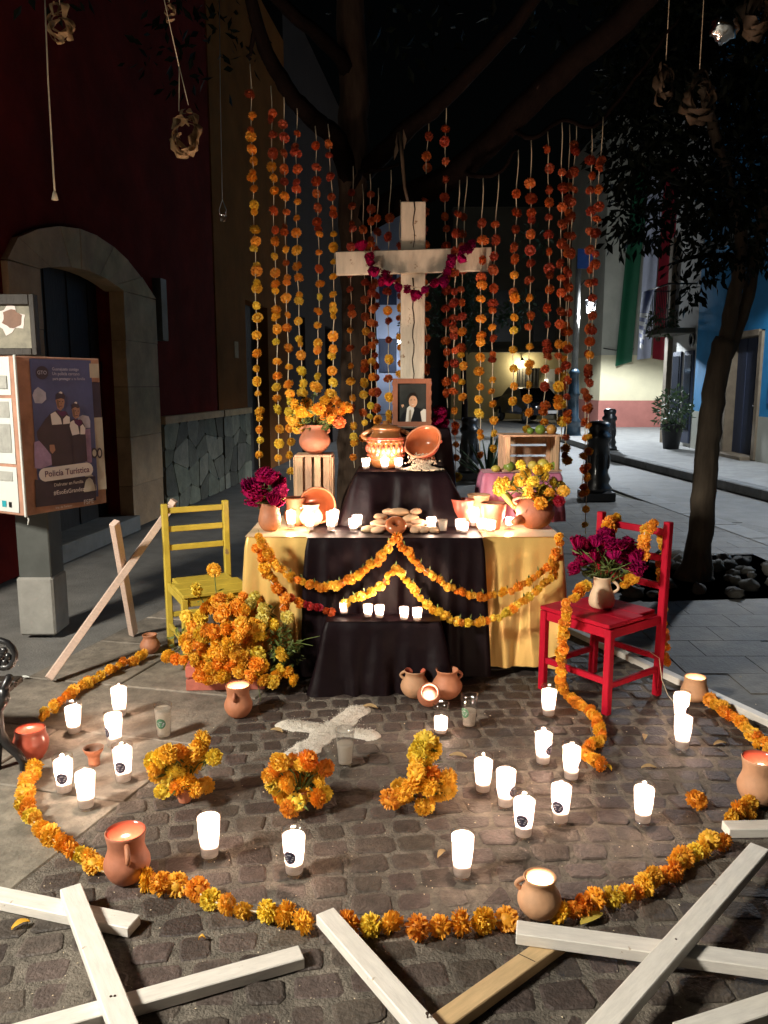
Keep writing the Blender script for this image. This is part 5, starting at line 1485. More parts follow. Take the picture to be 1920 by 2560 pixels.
# ================================================================ CHAIRS
def chair(name, label, m, org, wdir, fdir, wd, dp, seat, top, rails, back_lean=.02):
    """org = foot of the back post that wdir starts from; wdir along the back, fdir to the front"""
    wdir = V((*wdir, 0)).normalized(); fdir = V((*fdir, 0)).normalized(); org = V((*org, 0))
    t = thing(name, label, 'chair', org)
    Pt = lambda a, b, z: org + wdir*a + fdir*b + V((0, 0, z))
    s = .036
    for a in (0, wd):
        mb = MB(); mb.beam(Pt(a, 0, 0), Pt(a, -back_lean, top), s, s*1.05, up=fdir, ch=.004); mb.build('back_post', m, t)
        mb = MB(); mb.beam(Pt(a, dp, 0), Pt(a, dp, seat-.016), s, s, up=fdir, ch=.004); mb.build('leg', m, t)
    for z in rails:
        mb = MB(); mb.beam(Pt(s/2+.001, -back_lean*z/top, z), Pt(wd-s/2-.001, -back_lean*z/top, z), .016, .034, ch=.003); mb.build('back_rail', m, t)
    # seat of three boards
    for k in range(3):
        b0 = .02 + k*(dp+.005)/3; mb = MB()
        c0 = Pt(-.012 if k else s/2+.002, b0+(dp+.005)/6, seat); c1 = Pt(wd+.012 if k else wd-s/2-.002, b0+(dp+.005)/6, seat)
        mb.beam(c0, c1, (dp+.005)/3-.002, .02, ch=.003); mb.build('seat_board', m, t)
    for b in (0, dp):
        mb = MB(); mb.beam(Pt(s/2+.001, b, seat-.04), Pt(wd-s/2-.001, b, seat-.04), .018, .045, ch=.002); mb.build('apron', m, t)
        mb = MB(); mb.beam(Pt(s/2+.001, b, .16 if b else .20), Pt(wd-s/2-.001, b, .16 if b else .20), .02, .03, ch=.003); mb.build('stretcher', m, t)
    for a in (0, wd):
        mb = MB(); mb.beam(Pt(a, s/2+.001, seat-.04), Pt(a, dp-s/2-.001, seat-.04), .018, .045, ch=.002); mb.build('apron', m, t)
        mb = MB(); mb.beam(Pt(a, s/2+.001, .14), Pt(a, dp-s/2-.001, .14), .02, .03, ch=.003); mb.build('stretcher', m, t)
    return t, Pt
yc, YPt = chair('wooden_chair', 'yellow painted wooden chair behind the big heap of marigolds', 'yellow_paint', (-1.27, 4.56), (.895, .447), (.447, -.895), .36, .42, .415, .86, (.60, .71, .82))
rc, RPt = chair('wooden_chair', 'red painted wooden chair with a jug of cockscomb on its seat', 'red_paint', (1.375, 3.82), (-.60, .80), (-.80, -.60), .40, .40, .435, .885, (.56, .70, .83))

# ================================================================ BOARDS AND FLOOR CROSSES
def board(parent, name, a, b, wd, th, ztop, m, label=None, cat='board', ext=0.):
    """flat board on the ground; a, b are world points of its top centre line"""
    d = (b-a).normalized(); a = a - d*ext
    a = V((a.x, a.y, ztop-th/2)); b = V((b.x, b.y, ztop-th/2))
    mb = MB(); mb.beam(V((0, 0, 0)), V(((b-a).length, 0, 0)), wd, th, ch=.0025)
    o = mb.build(name, m)
    o.rotation_euler = (0, 0, math.atan2(b.y-a.y, b.x-a.x))
    if parent is not None:
        o.parent = parent; o.location = a - wpos(parent)
    else:
        o.location = a; tag(o, label, cat)
    return o
T1, T2 = .034, .070
def floorcross(label, p):
    return thing('floor_cross', label, 'wooden cross', p, 0)
c1 = floorcross('white cross of two crossing boards lying beside the tall handled jug', PZ(200, 2260))
board(c1, 'arm_board', PZ(-160, 2201, T1), PZ(336, 2303, T1), .062, .032, T1, 'white_board')
B = board(c1, 'upright_board', PZ(176, 2214, T2), PZ(322, 2590, T2), .060, .034, T2, 'white_board', ext=0)
mb = MB()
for px, py in ((277, 2491), (287, 2490)):
    q = PZ(px, py, T2); mb.lathe([(.0035, T2-.001), (.0035, T2+.0012), (0, T2+.0012)], 7, (q.x, q.y, 0))
for k, (px, py) in enumerate(((277, 2491), (287, 2490))):
    q = PZ(px, py, T2); mb = MB(); mb.lathe([(.0035, T2-.001), (.0035, T2+.0012), (0, T2+.0013)], 7, (q.x, q.y, 0)); mb.build('nail_head', 'dark_crack', c1)
board(None, 'white_board', PZ(-60, 2604, T1), PZ(754, 2378, T1), .056, .033, T1, 'white_board', 'single white board pointing from the crossing boards toward the garland', 'board')
c2 = floorcross('cross of a white board and a bare tan board nailed at an angle', PZ(1000, 2480))
board(c2, 'white_board', PZ(812, 2276, T2), PZ(1098, 2600, T2), .058, .034, T2, 'white_board')
F_ = board(c2, 'tan_board', PZ(1400, 2338, T1), PZ(1080, 2566, T1), .056, .033, T1, 'tan_board')
q = PZ(1068, 2545, T2); mb = MB(); mb.tube([q + V((0, 0, -.01)), q + V((.001, .002, .012))], .002, 6); mb.lathe([(.0045, .011), (.0045, .0135), (0, .0135)], 8, q); mb.build('nail', 'dark_crack', c2)
q0, q1 = PZ(1296, 2384, T1+.0004), PZ(1338, 2404, T1+.0004); mb = MB(); mb.beam(q0, q1, .002, .001, ch=0); mb.build('board_joint', 'dark_crack', c2)
c3 = floorcross('pinkish white cross whose long board runs out past the handled glowing pot', PZ(1600, 2330))
board(c3, 'arm_board', PZ(1291, 2316, T2), PZ(2050, 2420, T2), .060, .034, T2, 'white_board')
board(c3, 'upright_board', PZ(1900, 2114, T2+.036), PZ(1478, 2590, T2+.036), .058, .034, T2+.036, 'white_board')
q = PZ(1690, 2348, T2+.036)
mb = MB(); mb.lathe([(.003, T2+.035), (.003, T2+.0372), (0, T2+.0372)], 7, (q.x, q.y, 0)); mb.build('nail_head', 'dark_crack', c3)
board(None, 'white_board', PZ(1814, 2062, T1), PZ(2100, 2058, T1), .060, .034, T1, 'white_board', 'short visible end of a white board below the glowing garland pot', 'board')
board(None, 'white_board', PZ(1700, 2578, T1), PZ(2010, 2476, T1), .060, .034, T1, 'white_board', 'white board cutting across the corner beyond the pinkish cross', 'board')
ls = board(None, 'long_board', PZ(1422, 1566, T1), PZ(2150, 1900, T1), .050, .036, T1, 'white_board', 'long white board on the paving behind the red chair', 'board')
# propped cross beside the kiosk
px_ = thing('propped_cross', 'cross of two bare pale boards propped between the kiosk and the yellow chair', 'wooden cross', PZ(120, 1700))
A0 = PZ(122, 1702, .02); A1 = PY(432, 1262, 4.74)
mb = MB(); mb.beam(A0 + V((.0, .0, .012)), A1, .040, .038, up=(.6, -.6, .5), ch=.002); mb.build('long_board', 'pink_board', px_)
fcr = .60; X0 = A0.lerp(A1, fcr) + V((-.010, .034, .004))
B0 = PZ(334, 1588, .01); d = (X0-B0); B1 = B0 + d*1.58 + V((-.05, 0, .0))
mb = MB(); mb.beam(B0 + V((0, 0, .012)), B1, .050, .036, up=(.8, -.5, .3), ch=.002); mb.build('short_board', 'pink_board', px_)
mb = MB(); mb.box(PY(432, 1256, 4.73) + V((0, 0, .0)), (.038, .05, .034), Matrix.Rotation(.6, 3, 'Y'), ch=.002); mb.build('end_block', 'pink_board', px_)

# ================================================================ NOTICE KIOSK
KC = PY(47, 1090, 4.5); KR = PY(257, 1062, 5.03)
ku = V((KR.x-KC.x, KR.y-KC.y, 0)); kw = ku.length; ku.normalize(); kn = V((ku.y, -ku.x, 0))
kl_ = V((-ku.y, ku.x, 0))
k0, k1 = PY(47, 1291, 4.5).z, PY(47, 889, 4.5).z
kc = V((KC.x, KC.y, 0))
ki = thing('notice_kiosk', 'street notice kiosk on a post covered with a tourist police poster', 'kiosk', kc)
kd = .60
mb = MB(); cmid = kc + ku*kw/2 + kl_*kd/2 + V((0, 0, (k0+k1)/2))
Rk = Matrix((ku, kl_, V((0, 0, 1)))).transposed()
mb.box(cmid, (kw, kd, k1-k0), Rk, ch=.006); mb.build('box', 'kiosk_board', ki)
mb = MB(); mb.box(kc + ku*.004 - kn*0 + V((0, 0, (k0+k1)/2)) - kl_*.006, (.014, .014, k1-k0+.01), Rk, ch=.003); mb.build('corner_strip', 'paper_white', ki)
def kf(u, v, d=.003): return kc + ku*(u*kw) + kn*d + V((0, 0, k0+(k1-k0)*v))
def kfl(u, v, d=.003): return kc + kl_*(u*kd) - ku*d + V((0, 0, k0+(k1-k0)*v))
def kp(x, y):
    xl = 140+180*(y-150)/1900; xr = 1190+100*(y-150)/1650; u = (x-xl)/(xr-xl); yb = 2050-250*u
    return u, 1-(y-150)/(yb-150)
def kpoly(name, m, pts, d, par, f=kf):
    mb = MB(); mb.add([f(u, v, d) for u, v in pts], [list(range(len(pts)))]); return mb.build(name, m, par)
def kpx(name, m, pts, d, par): return kpoly(name, m, [kp(x, y) for x, y in pts], d, par)
def sheet_of(name, m, u0, u1, v0, v1, d, par, f=kf, lift=.006, seed=0):
    """a sheet of paper, slightly curled at its lower edge"""
    mb = MB(); vs = []; n = 8
    for j in range(n+1):
        for i in range(n+1):
            u = u0+(u1-u0)*i/n; v_ = v0+(v1-v0)*j/n
            c = lift*max(0, .35-j/n)*(1+math.sin(i*.8+seed))
            vs.append(f(u, v_, d+c))
    mb.add(vs, [(j*(n+1)+i, j*(n+1)+i+1, (j+1)*(n+1)+i+1, (j+1)*(n+1)+i) for j in range(n) for i in range(n)], True)
    return mb.build(name, m, par)
ps = sheet_of('poster', 'print_navy', .165, .885, .055, .985, .004, ki, lift=.0)
sheet_of('old_poster', 'paper_beige', .70, .995, .10, .60, .002, ki, lift=.01)
sheet_of('torn_flyer', 'print_dark', .885, .985, .60, .84, .003, ki, lift=.0)
sheet_of('small_label', 'paper_beige', .86, .98, .87, .965, .0055, ki, lift=0)
E = .0052
kpx('cloud', 'print_cloud', [(360, 600), (380, 540), (420, 500), (470, 530), (510, 560), (520, 640), (470, 690), (390, 690)], E, ps)
kpx('cloud', 'print_cloud', [(900, 830), (960, 800), (1040, 810), (1062, 860), (1062, 940), (980, 950), (920, 900)], E, ps)
kpx('trees', 'print_lilac', [(390, 1150), (470, 1120), (560, 1190), (600, 1290), (610, 1400), (480, 1460), (405, 1460)], E, ps)
kpx('town', 'print_lilac', [(1000, 960), (1062, 950), (1085, 1340), (1000, 1380)], E, ps)
def officer(pts_body, vest, head, cap, capw, neck, d, hand=None):
    kpx('uniform', 'print_uniform', pts_body, d, ps)
    for q in vest: kpx('vest', 'print_white', q, d+.0005, ps)
    kpx('neck', 'print_purple', neck, d+.0008, ps)
    kpx('head', 'print_skin', head, d+.001, ps)
    kpx('cap', 'print_dark', cap, d+.0014, ps)
    kpx('cap_badge', 'print_white', capw, d+.0018, ps)
    hx = sum(q[0] for q in head)/len(head); hy = sum(q[1] for q in head)/len(head)
    kpx('face_shadow', 'paint_brown', [(hx-46, hy-40), (hx-20, hy-30), (hx-14, hy+20), (hx-4, hy+62), (hx-30, hy+52), (hx-42, hy+20)], d+.0012, ps)
    for ex in (-16, 20): kpx('eye', 'print_dark', [(hx+ex, hy-22), (hx+ex+16, hy-24), (hx+ex+16, hy-14), (hx+ex, hy-12)], d+.0013, ps)
    kpx('nose', 'paint_brown', [(hx+8, hy-14), (hx+16, hy+12), (hx+4, hy+14)], d+.0013, ps)
    kpx('mouth', 'print_purple', [(hx-10, hy+34), (hx+24, hy+30), (hx+22, hy+38), (hx-6, hy+42)], d+.0013, ps)
    if hand: kpx('hand', 'print_skin', hand, d+.0006, ps)
officer([(560, 810), (640, 760), (760, 770), (800, 830), (830, 1000), (850, 1400), (600, 1420), (585, 1290), (520, 1210), (430, 1110), (415, 1030), (470, 940), (520, 860)],
        [[(570, 810), (625, 775), (690, 850), (708, 920), (590, 935)], [(720, 860), (760, 815), (800, 830), (805, 905), (722, 920)]],
        [(625, 640), (640, 600), (720, 600), (735, 660), (725, 720), (690, 765), (650, 740)], [(625, 640), (625, 580), (660, 550), (710, 550), (740, 590), (735, 630), (690, 618)], [(660, 560), (680, 540), (705, 548), (705, 568)], [(640, 755), (690, 775), (740, 765), (770, 795), (715, 830), (660, 800)], E+.0004, [(565, 1170), (620, 1165), (635, 1230), (600, 1275), (570, 1240)])
officer([(800, 880), (850, 850), (950, 860), (990, 930), (1000, 1050), (1020, 1330), (850, 1380), (835, 1150)],
        [[(805, 890), (845, 865), (900, 930), (920, 1020), (830, 1045), (798, 940)], [(930, 930), (960, 905), (995, 950), (990, 1020), (930, 1025)]],
        [(820, 740), (850, 700), (915, 710), (922, 770), (905, 830), (870, 850), (835, 820)], [(818, 740), (815, 690), (850, 665), (900, 670), (920, 710), (900, 725), (860, 712)], [(845, 665), (865, 650), (885, 655), (885, 676)], [(845, 850), (880, 865), (930, 850), (960, 890), (910, 935), (860, 900)], E+.0030)
kpx('dark_band', 'print_dark', [(412, 1600), (1128, 1500), (1140, 1785), (430, 1930)], E, ps)
pill = []
for k in range(9):
    a = math.pi/2 + math.pi*k/8; pill.append((520+75*math.cos(a), 1530-82*math.sin(a)))
for k in range(9):
    a = -math.pi/2 + math.pi*k/8; pill.append((1015+75*math.cos(a), 1425-78*math.sin(a)))
kpx('title_pill', 'print_white', pill, E+.006, ps)
_tcache = {}
def text_faces(txt):
    cu = bpy.data.curves.new('txt', 'FONT'); cu.body = txt; cu.size = 1; cu.resolution_u = 3
    cu.align_x = 'CENTER'; cu.align_y = 'CENTER'; cu.offset = .012
    o = bpy.data.objects.new('txt', cu); COL.objects.link(o)
    dg = bpy.context.evaluated_depsgraph_get(); dg.update()
    me = bpy.data.meshes.new_from_object(o.evaluated_get(dg))
    vs = [v.co.copy() for v in me.vertices]; fs = [tuple(p.vertices) for p in me.polygons]
    bpy.data.objects.remove(o); bpy.data.curves.remove(cu); bpy.data.meshes.remove(me)
    return vs, fs
def ktext(name, txt, m, x, y, wpx, d, par, f=kf, uv=None, wu=None):
    """lettering lying flat on the kiosk face, centred at poster pixel (x, y), wpx wide"""
    vs, fs = text_faces(txt)
    wd = max(p.x for p in vs)-min(p.x for p in vs)
    if uv is None: u, v_ = kp(x, y); wm = wpx/1050*kw
    else: u, v_ = uv; wm = wu
    s = wm/wd
    o = f(u, v_, d); ex = ku if f is kf else -kl_
    mb = MB(); mb.add([o + ex*(p.x*s) + V((0, 0, p.y*s)) for p in vs], fs)
    return mb.build(name, m, par)
ktext('lettering', 'Policía Turística', 'print_purple', 775, 1478, 560, E+.0066, ps)
ktext('lettering', 'Disfrutar en Familia', 'print_white', 800, 1612, 370, E+.0008, ps)
ktext('lettering', '#EsoEsGrandeza', 'print_white', 820, 1702, 420, E+.0008, ps)
ktext('lettering', 'Sría. de Turismo', 'print_white', 745, 1898, 210, E+.0008, ps)
ktext('lettering', 'FSPE', 'print_white', 1045, 1812, 130, E+.0008, ps)
kpx('logo_disc', 'print_dark', [(463+75*math.cos(k*.393), 335+78*math.sin(k*.393)) for k in range(16)], E+.0004, ps)
ktext('lettering', 'GTO', 'print_cloud', 463, 335, 110, E+.0008, ps)
for yy, tx, xx, ww in ((285, 'Guanajuato contigo', 745, 330), (337, 'Un policía cercano', 752, 340), (392, 'para proteger a tu familia', 790, 405)):
    ktext('lettering', tx, 'print_cloud', xx, yy, ww, E+.0008, ps)
kpx('ring', 'print_dark', [(1115+44*math.cos(k*.393), 1230+62*math.sin(k*.393)) for k in range(16)], .0048, ki)
kpx('ring', 'paper_beige', [(1115+26*math.cos(k*.393), 1230+40*math.sin(k*.393)) for k in range(16)], .0054, ki)
kpx('ring', 'print_dark', [(1185+36*math.cos(k*.393), 1225+62*math.sin(k*.393)) for k in range(16)], .0048, ki)
kpx('ring', 'paper_beige', [(1185+18*math.cos(k*.393), 1225+40*math.sin(k*.393)) for k in range(16)], .0054, ki)
# notices on the other face
for i, (u0, u1, v0, v1, m) in enumerate(((.06, .98, .76, .995, 'paper_white'), (.06, .9, .33, .74, 'paper_white'), (.06, .95, .02, .31, 'paper_white'), (.10, .34, .62, .72, 'paper_grey'), (.10, .36, .40, .58, 'paper_grey'), (.12, .5, .22, .28, 'paper_grey'), (.1, .3, .80, .88, 'paper_grey'))):
    sheet_of('notice', m, u0, u1, v0, v1, .002 + .0012*i, ki, kfl, lift=.004, seed=i)
ktext('lettering', 'n', 'print_teal', 0, 0, 0, .0085, ki, kfl, (.42, .09), .07)
ktext('lettering', 'ed', 'paper_grey', 0, 0, 0, .0085, ki, kfl, (.42, .055), .05)
kpoly('logo', 'print_teal', [(.30, .05), (.24, .05), (.24, .09), (.30, .09)], .0085, ki, kfl)
kpoly('lock', 'iron_black', [(.20, .05), (.16, .05), (.16, .085), (.20, .085)], .0085, ki, kfl)
mb = MB(); pc = PZ(100, 1586); pc = V((pc.x, pc.y+.09, 0))
mb.box((pc.x, pc.y, k0/2), (.20, .20, k0-.002), ch=.006); mb.build('post', 'kiosk_metal', ki)
mb = MB(); mb.box((pc.x-.002, pc.y-.002, .185), (.225, .225, .37), ch=.012); mb.build('concrete_base', 'concrete', ki)
mb = MB(); q = kf(.02, -.0); mb.tube([q, q + V((.01, 0, -.02)), q + V((.004, -.004, -.05))], .004, 5); mb.build('paper_scrap', 'paper_white', ki)
# picture on top of the kiosk
a, b = PY(-60, 888, 4.80), PY(88, 736, 4.80)
pn = thing('framed_sign', 'dark framed painted panel standing on top of the notice kiosk', 'sign', ((a.x+b.x)/2, 4.80, a.z))
cx_, cz_, w_, h_ = (a.x+b.x)/2, (a.z+b.z)/2+.0, b.x-a.x, b.z-a.z
for dx, dz, ww, hh in ((-w_/2+.015, 0, .03, h_), (w_/2-.015, 0, .03, h_), (0, -h_/2+.02, w_-.064, .04), (0, h_/2-.03, w_-.064, .06)):
    mb = MB(); mb.box((cx_+dx, 4.80, cz_+dz), (ww, .06, hh), ch=.003); mb.build('frame_bar', 'door_wood', pn)
mb = MB(); mb.box((cx_, 4.81, cz_), (w_-.05, .03, h_-.06)); mb.build('panel', 'paint_picture', pn)
mb = MB(); mb.add([V((cx_+.03+.085*math.cos(k*.4)*(1+.25*math.sin(k*2.3)), 4.792, cz_+.03+.075*math.sin(k*.4)*(1+.3*math.cos(k*1.7)))) for k in range(16)], [list(range(16))]); mb.build('painted_shape', 'print_white', pn)
mb = MB(); mb.add([V((cx_+.045+.055*math.cos(k*.4)*(1+.25*math.sin(k*2.3)), 4.7905, cz_+.035+.055*math.sin(k*.4))) for k in range(16)], [list(range(16))]); mb.build('painted_shape', 'paint_brown', pn)

# ================================================================ IRON BENCH
bn = thing('iron_bench', 'end of a black cast iron bench with a scrolled armrest', 'bench', PZ(30, 1925))
YB_ = PZ(30, 1925).y
def bp(px, py): return PY(px, py, YB_)
mb = MB(); ctr = bp(2, 1642); rad = bp(47, 1642).x-ctr.x
spi = [ctr + V((rad*(1-.045*k)*math.cos(1.9-k*.42), .0, rad*(1-.045*k)*math.sin(1.9-k*.42))) for k in range(20)]
mb.tube([bp(-60, 1612), bp(-25, 1596)] + spi, .013, 8)
mb.build('armrest_scroll', 'iron_black', bn)
mb = MB()
for k in range(6):
    a_ = k*1.05; mb.ball(ctr + V((.028*math.cos(a_), 0, .028*math.sin(a_))), (.017, .012, .017), 7, 5)
mb.ball(ctr, .018, 7, 5); o = mb.build('rosette', 'iron_black', bn)
mb = MB(); mb.tube([bp(25, 1690), bp(5, 1730), bp(-6, 1780), bp(0, 1830), bp(18, 1862), bp(45, 1885), bp(58, 1905), bp(62, 1925)], [.016, .018, .02, .02, .019, .018, .017, .020], 8); mb.build('leg', 'iron_black', bn)
mb = MB(); mb.tube([bp(8, 1720), bp(12, 1745), bp(-4, 1770)], .022, 8); mb.build('bracket', 'iron_black', bn)
mb = MB(); mb.tube([bp(-2, 1800), bp(-4, 1860), bp(-8, 1925)], .017, 8); mb.build('leg', 'iron_black', bn)
for k in range(4):
    p = bp(-4, 1770); mb = MB(); mb.beam(p + V((-.02, -.02+.085*k, .02)), p + V((-1.1, -.02+.085*k, .02)), .07, .028, ch=.004); mb.build('seat_slat', 'door_wood', bn)

# ================================================================ FLOWER HEAP BY THE YELLOW CHAIR
hp0 = PZ(560, 1728)
fc = thing('red_crate', 'low reddish crate under the heap of marigolds', 'crate', (hp0.x, hp0.y+.17, 0), .05)
wx = PZ(690, 1728).x - PZ(495, 1728).x
for k, (z, h_) in enumerate(((.035, .058), (.105, .058))):
    for y in (-.165, .165):
        mb = MB(); mb.box((0, y, z), (wx, .012, h_), ch=.002); mb.build('slat', 'red_crate', fc, local=True)
    for x in (-1, 1):
        mb = MB(); mb.box((x*(wx/2-.006), 0, z), (.011, .315, h_), ch=.002); mb.build('end_slat', 'red_crate', fc, local=True)
for x in (-1, 1):
    for y in (-.15, .15):
        mb = MB(); mb.box((x*(wx/2-.025), y, .072), (.022, .017, .144), ch=.002); mb.build('corner_post', 'red_crate', fc, local=True)
mb = MB(); mb.box((0, 0, .012), (wx-.03, .29, .012)); mb.build('bottom', 'red_crate', fc, local=True)
hp = thing('marigold_heap', 'big heap of orange and yellow marigolds overflowing the reddish crate', 'flowers', (hp0.x, hp0.y+.15, .15))
tops = []
special = [(535, 1425, 4.10, 'amber', .042), (490, 1475, 4.02, 'yellow', .040), (635, 1490, 3.98, 'pale', .034), (625, 1510, 3.95, 'pale', .036), (660, 1525, 3.93, 'pale', .040), (655, 1550, 3.90, 'pale', .040), (718, 1543, 3.95, 'pale', .036), (685, 1562, 3.90, 'yellow', .036), (650, 1590, 3.86, 'yellow', .042), (705, 1635, 3.86, 'yellow', .040), (645, 1635, 3.84, 'yellow', .044), (503, 1585, 3.86, 'yellow', .044), (420, 1640, 4.08, 'amber', .040), (440, 1648, 4.05, 'orange', .036), (460, 1650, 4.03, 'orange', .034), (535, 1690, 3.82, 'amber', .040), (505, 1668, 3.86, 'orange', .042), (520, 1698, 3.80, 'amber', .034), (548, 1660, 3.82, 'orange', .042), (700, 1675, 3.84, 'yellow', .034), (720, 1680, 3.84, 'amber', .034), (735, 1700, 3.82, 'amber', .032), (682, 1705, 3.78, 'yellow', .040), (640, 1680, 3.82, 'amber', .042), (655, 1665, 3.82, 'amber', .04), (690, 1690, 3.82, 'amber', .035), (610, 1655, 3.82, 'amber', .042), (580, 1645, 3.83, 'orange', .042)]
for px, py, Y, k, r in special:
    q = PY(px, py, Y); q.z = max(q.z, r*.8); tops.append(q); blossom(hp, q, r, k)
for px, py, Y, k in ((500, 1690, 3.80, 'orange'), (525, 1672, 3.82, 'amber'), (560, 1690, 3.79, 'amber'), (575, 1668, 3.81, 'orange'), (598, 1680, 3.79, 'amber'), (622, 1692, 3.79, 'orange'), (605, 1640, 3.80, 'amber'), (555, 1640, 3.82, 'amber'), (660, 1700, 3.78, 'amber'), (485, 1650, 3.86, 'amber'), (470, 1620, 3.92, 'amber'), (640, 1660, 3.80, 'orange')):
    q = PY(px, py, Y); q.z = max(q.z, .03); tops.append(q); blossom(hp, q, .040, k)
rs = random.Random(91); n = 0
while n < 96:
    a, q_ = rs.uniform(0, 6.28), rs.uniform(0, 1)**.5
    px, py = 575 + 118*q_*math.cos(a), 1580 + 98*q_*math.sin(a)
    if px > 690 and py > 1560: continue
    dome = 1-q_**2
    Y = 4.08 - .26*dome - .10*(py-1500)/200 + rs.uniform(-.04, .10)
    q = PY(px, py, Y)
    if q.z < .06: continue
    k = 'orange'
    if py < 1530: k = rs.choice(('orange', 'orange', 'amber', 'amber'))
    elif px < 520: k = rs.choice(('amber', 'amber', 'yellow', 'orange'))
    else: k = rs.choice(('amber', 'orange', 'orange', 'amber', 'amber'))
    blossom(hp, q, rs.uniform(.032, .044), k); tops.append(q); n += 1
sprigs(hp, (hp0.x, hp0.y+.16, .10), tops[:70], 91, 2, L=.04)
mb = MB()
for (px, py, Y) in ((690, 1600, 3.88), (720, 1600, 3.92), (700, 1625, 3.88), (735, 1640, 3.9), (690, 1650, 3.86), (730, 1610, 3.9), (445, 1600, 4.1), (450, 1620, 4.1), (660, 1530, 3.96), (700, 1580, 3.92)):
    leafy(mb, PY(px, py, Y), (.045, .045, .05), 22, .036, int(px+py), 0)
for (x0, y0, x1, y1) in ((728, 1612, 800, 1590), (722, 1608, 782, 1614), (640, 1690, 652, 1752)):
    mb.tube([PY(x0, y0, 3.86), PY((x0+x1)/2, (y0+y1)/2-3, 3.80), PY(x1, y1, 3.74)], .0018, 4)
o = mb.build('greenery', 'stem_green', hp); o['kind'] = 'stuff'

# ================================================================ RED CHAIR: JUG, COCKSCOMB, GARLAND
c = PY(1503, 1525, 3.86); zs = .447
jc = V((c.x, 3.86, zs))
t = pot('clay_jug', 'cream clay jug with a handle standing on the red chair seat', 'jug', jc, .155, P_JUG, 'cream_clay', (-.3,), hz=(.5, .92), hout=.04)
bq = thing('cockscomb_bunch', 'magenta cockscomb bunch standing in the cream jug on the red chair', 'flowers', jc + V((0, 0, .15)))
tops = []
for (px, py) in ((1445, 1365), (1452, 1385), (1470, 1372), (1490, 1360), (1512, 1342), (1530, 1345), (1520, 1365), (1548, 1368), (1568, 1362), (1580, 1378), (1560, 1392), (1535, 1392), (1505, 1388), (1480, 1398), (1455, 1410), (1572, 1408), (1545, 1412), (1592, 1400), (1515, 1410), (1442, 1425), (1590, 1425)):
    q = PY(px, py, 3.84+rs.uniform(-.07, .08)); tops.append(q)
    cockscomb(bq, q, rs.uniform(.036, .050), (rs.uniform(-.8, .8), rs.uniform(-.8, .8), rs.uniform(0, 6)))
sprigs(bq, jc + V((0, 0, .10)), tops, 15, 7, L=.06)
def rp(px, py, Y): return PY(px, py, Y)
RM = dict(orange=3, amber=5)
garland('marigold_garland', 'marigold garland looping over the back rails and down the red chair to the paving', [rp(1525, 1300, 4.07), rp(1520, 1325, 4.02), rp(1535, 1312, 4.1), rp(1540, 1290, 4.1)], .034, RM, .030, .010, 'garlands of the red chair')
garland('marigold_garland', 'marigold garland hanging down inside the tall post of the red chair onto the seat', [rp(1632, 1306, 3.80), rp(1612, 1330, 3.78), rp(1606, 1370, 3.80), rp(1598, 1410, 3.80), rp(1580, 1440, 3.80), rp(1555, 1470, 3.80)], .034, RM, .030, .009, 'garlands of the red chair')
garland('marigold_garland', 'marigold garland falling behind the tall post of the red chair', [rp(1652, 1330, 3.93), rp(1656, 1390, 3.93), rp(1652, 1440, 3.93), rp(1656, 1500, 3.93), rp(1658, 1570, 3.93), rp(1664, 1640, 3.91), rp(1672, 1668, 3.90)], .026, dict(orange=5, amber=2, deep=3), .040, .008, 'garlands of the red chair')
sg = [RPt(.30, .18, .50), rp(1460, 1462, 3.74), rp(1440, 1490, 3.66), rp(1415, 1510, 3.64), rp(1408, 1560, 3.66), rp(1406, 1640, 3.68), rp(1400, 1700, 3.70)]
fl = [PZ(x, y, .028) for x, y in ((1408, 1722), (1432, 1752), (1465, 1770), (1488, 1790), (1500, 1820), (1505, 1848), (1478, 1862), (1462, 1880), (1490, 1898), (1512, 1915))]
garland('marigold_garland', 'long marigold garland trailing from the red seat down its leg and across the cobbles', sg[1:] + fl, .029, RM, .033, .009, 'garlands of the red chair', z_floor=.004)
mb = MB(); mb.tube([rp(1625, 1630, 3.80), rp(1648, 1645, 3.78), rp(1655, 1700, 3.74), PZ(1670, 1738, .005), PZ(1690, 1762, .005)], .002, 5)
tag(mb.build('loose_string', 'twine'), 'loose pale string trailing from the tall post of the red chair to the candles', 'string')

# ================================================================ GARLAND RING ON THE GROUND
def gl_ground(label, pts, mix, r=.034, step=.050, jit=.010):
    P = [PZ(x, y, .03) for x, y in pts]
    return garland('ground_garland', label, P, r, mix, step, jit, 'marigold garlands ringing the altar on the ground', z_floor=.002)
GM = dict(amber=6, orange=4, yellow=1)
gl_ground('thin ground garland from the yellow chair pot to the bench pot', [(362, 1640), (335, 1650), (300, 1663), (262, 1682), (225, 1702), (190, 1725), (160, 1748), (132, 1768), (108, 1792)], dict(amber=4, orange=3), .030, .046, .012)
gl_ground('curving ground garland between bench pot and tall jug', [(90, 1918), (80, 1945), (62, 1968), (58, 2000), (70, 2035), (92, 2062), (118, 2082), (140, 2105), (168, 2122), (198, 2135), (225, 2155), (248, 2172), (262, 2180)], GM, .034, .040, .012)
gl_ground('spaced ground garland from the tall jug to the white board end', [(360, 2200), (395, 2212), (450, 2215), (500, 2235), (552, 2262), (600, 2272), (645, 2280), (690, 2285), (730, 2298), (762, 2312), (800, 2312)], dict(amber=6, orange=3, yellow=2), .038, .062, .008)
gl_ground('sparse ground garland with single yellow head before the handled glowing pot', [(868, 2310), (915, 2312), (980, 2308), (1040, 2318), (1102, 2312), (1160, 2308), (1215, 2302), (1262, 2300), (1290, 2290)], dict(orange=6, amber=4, yellow=1), .042, .066, .005)
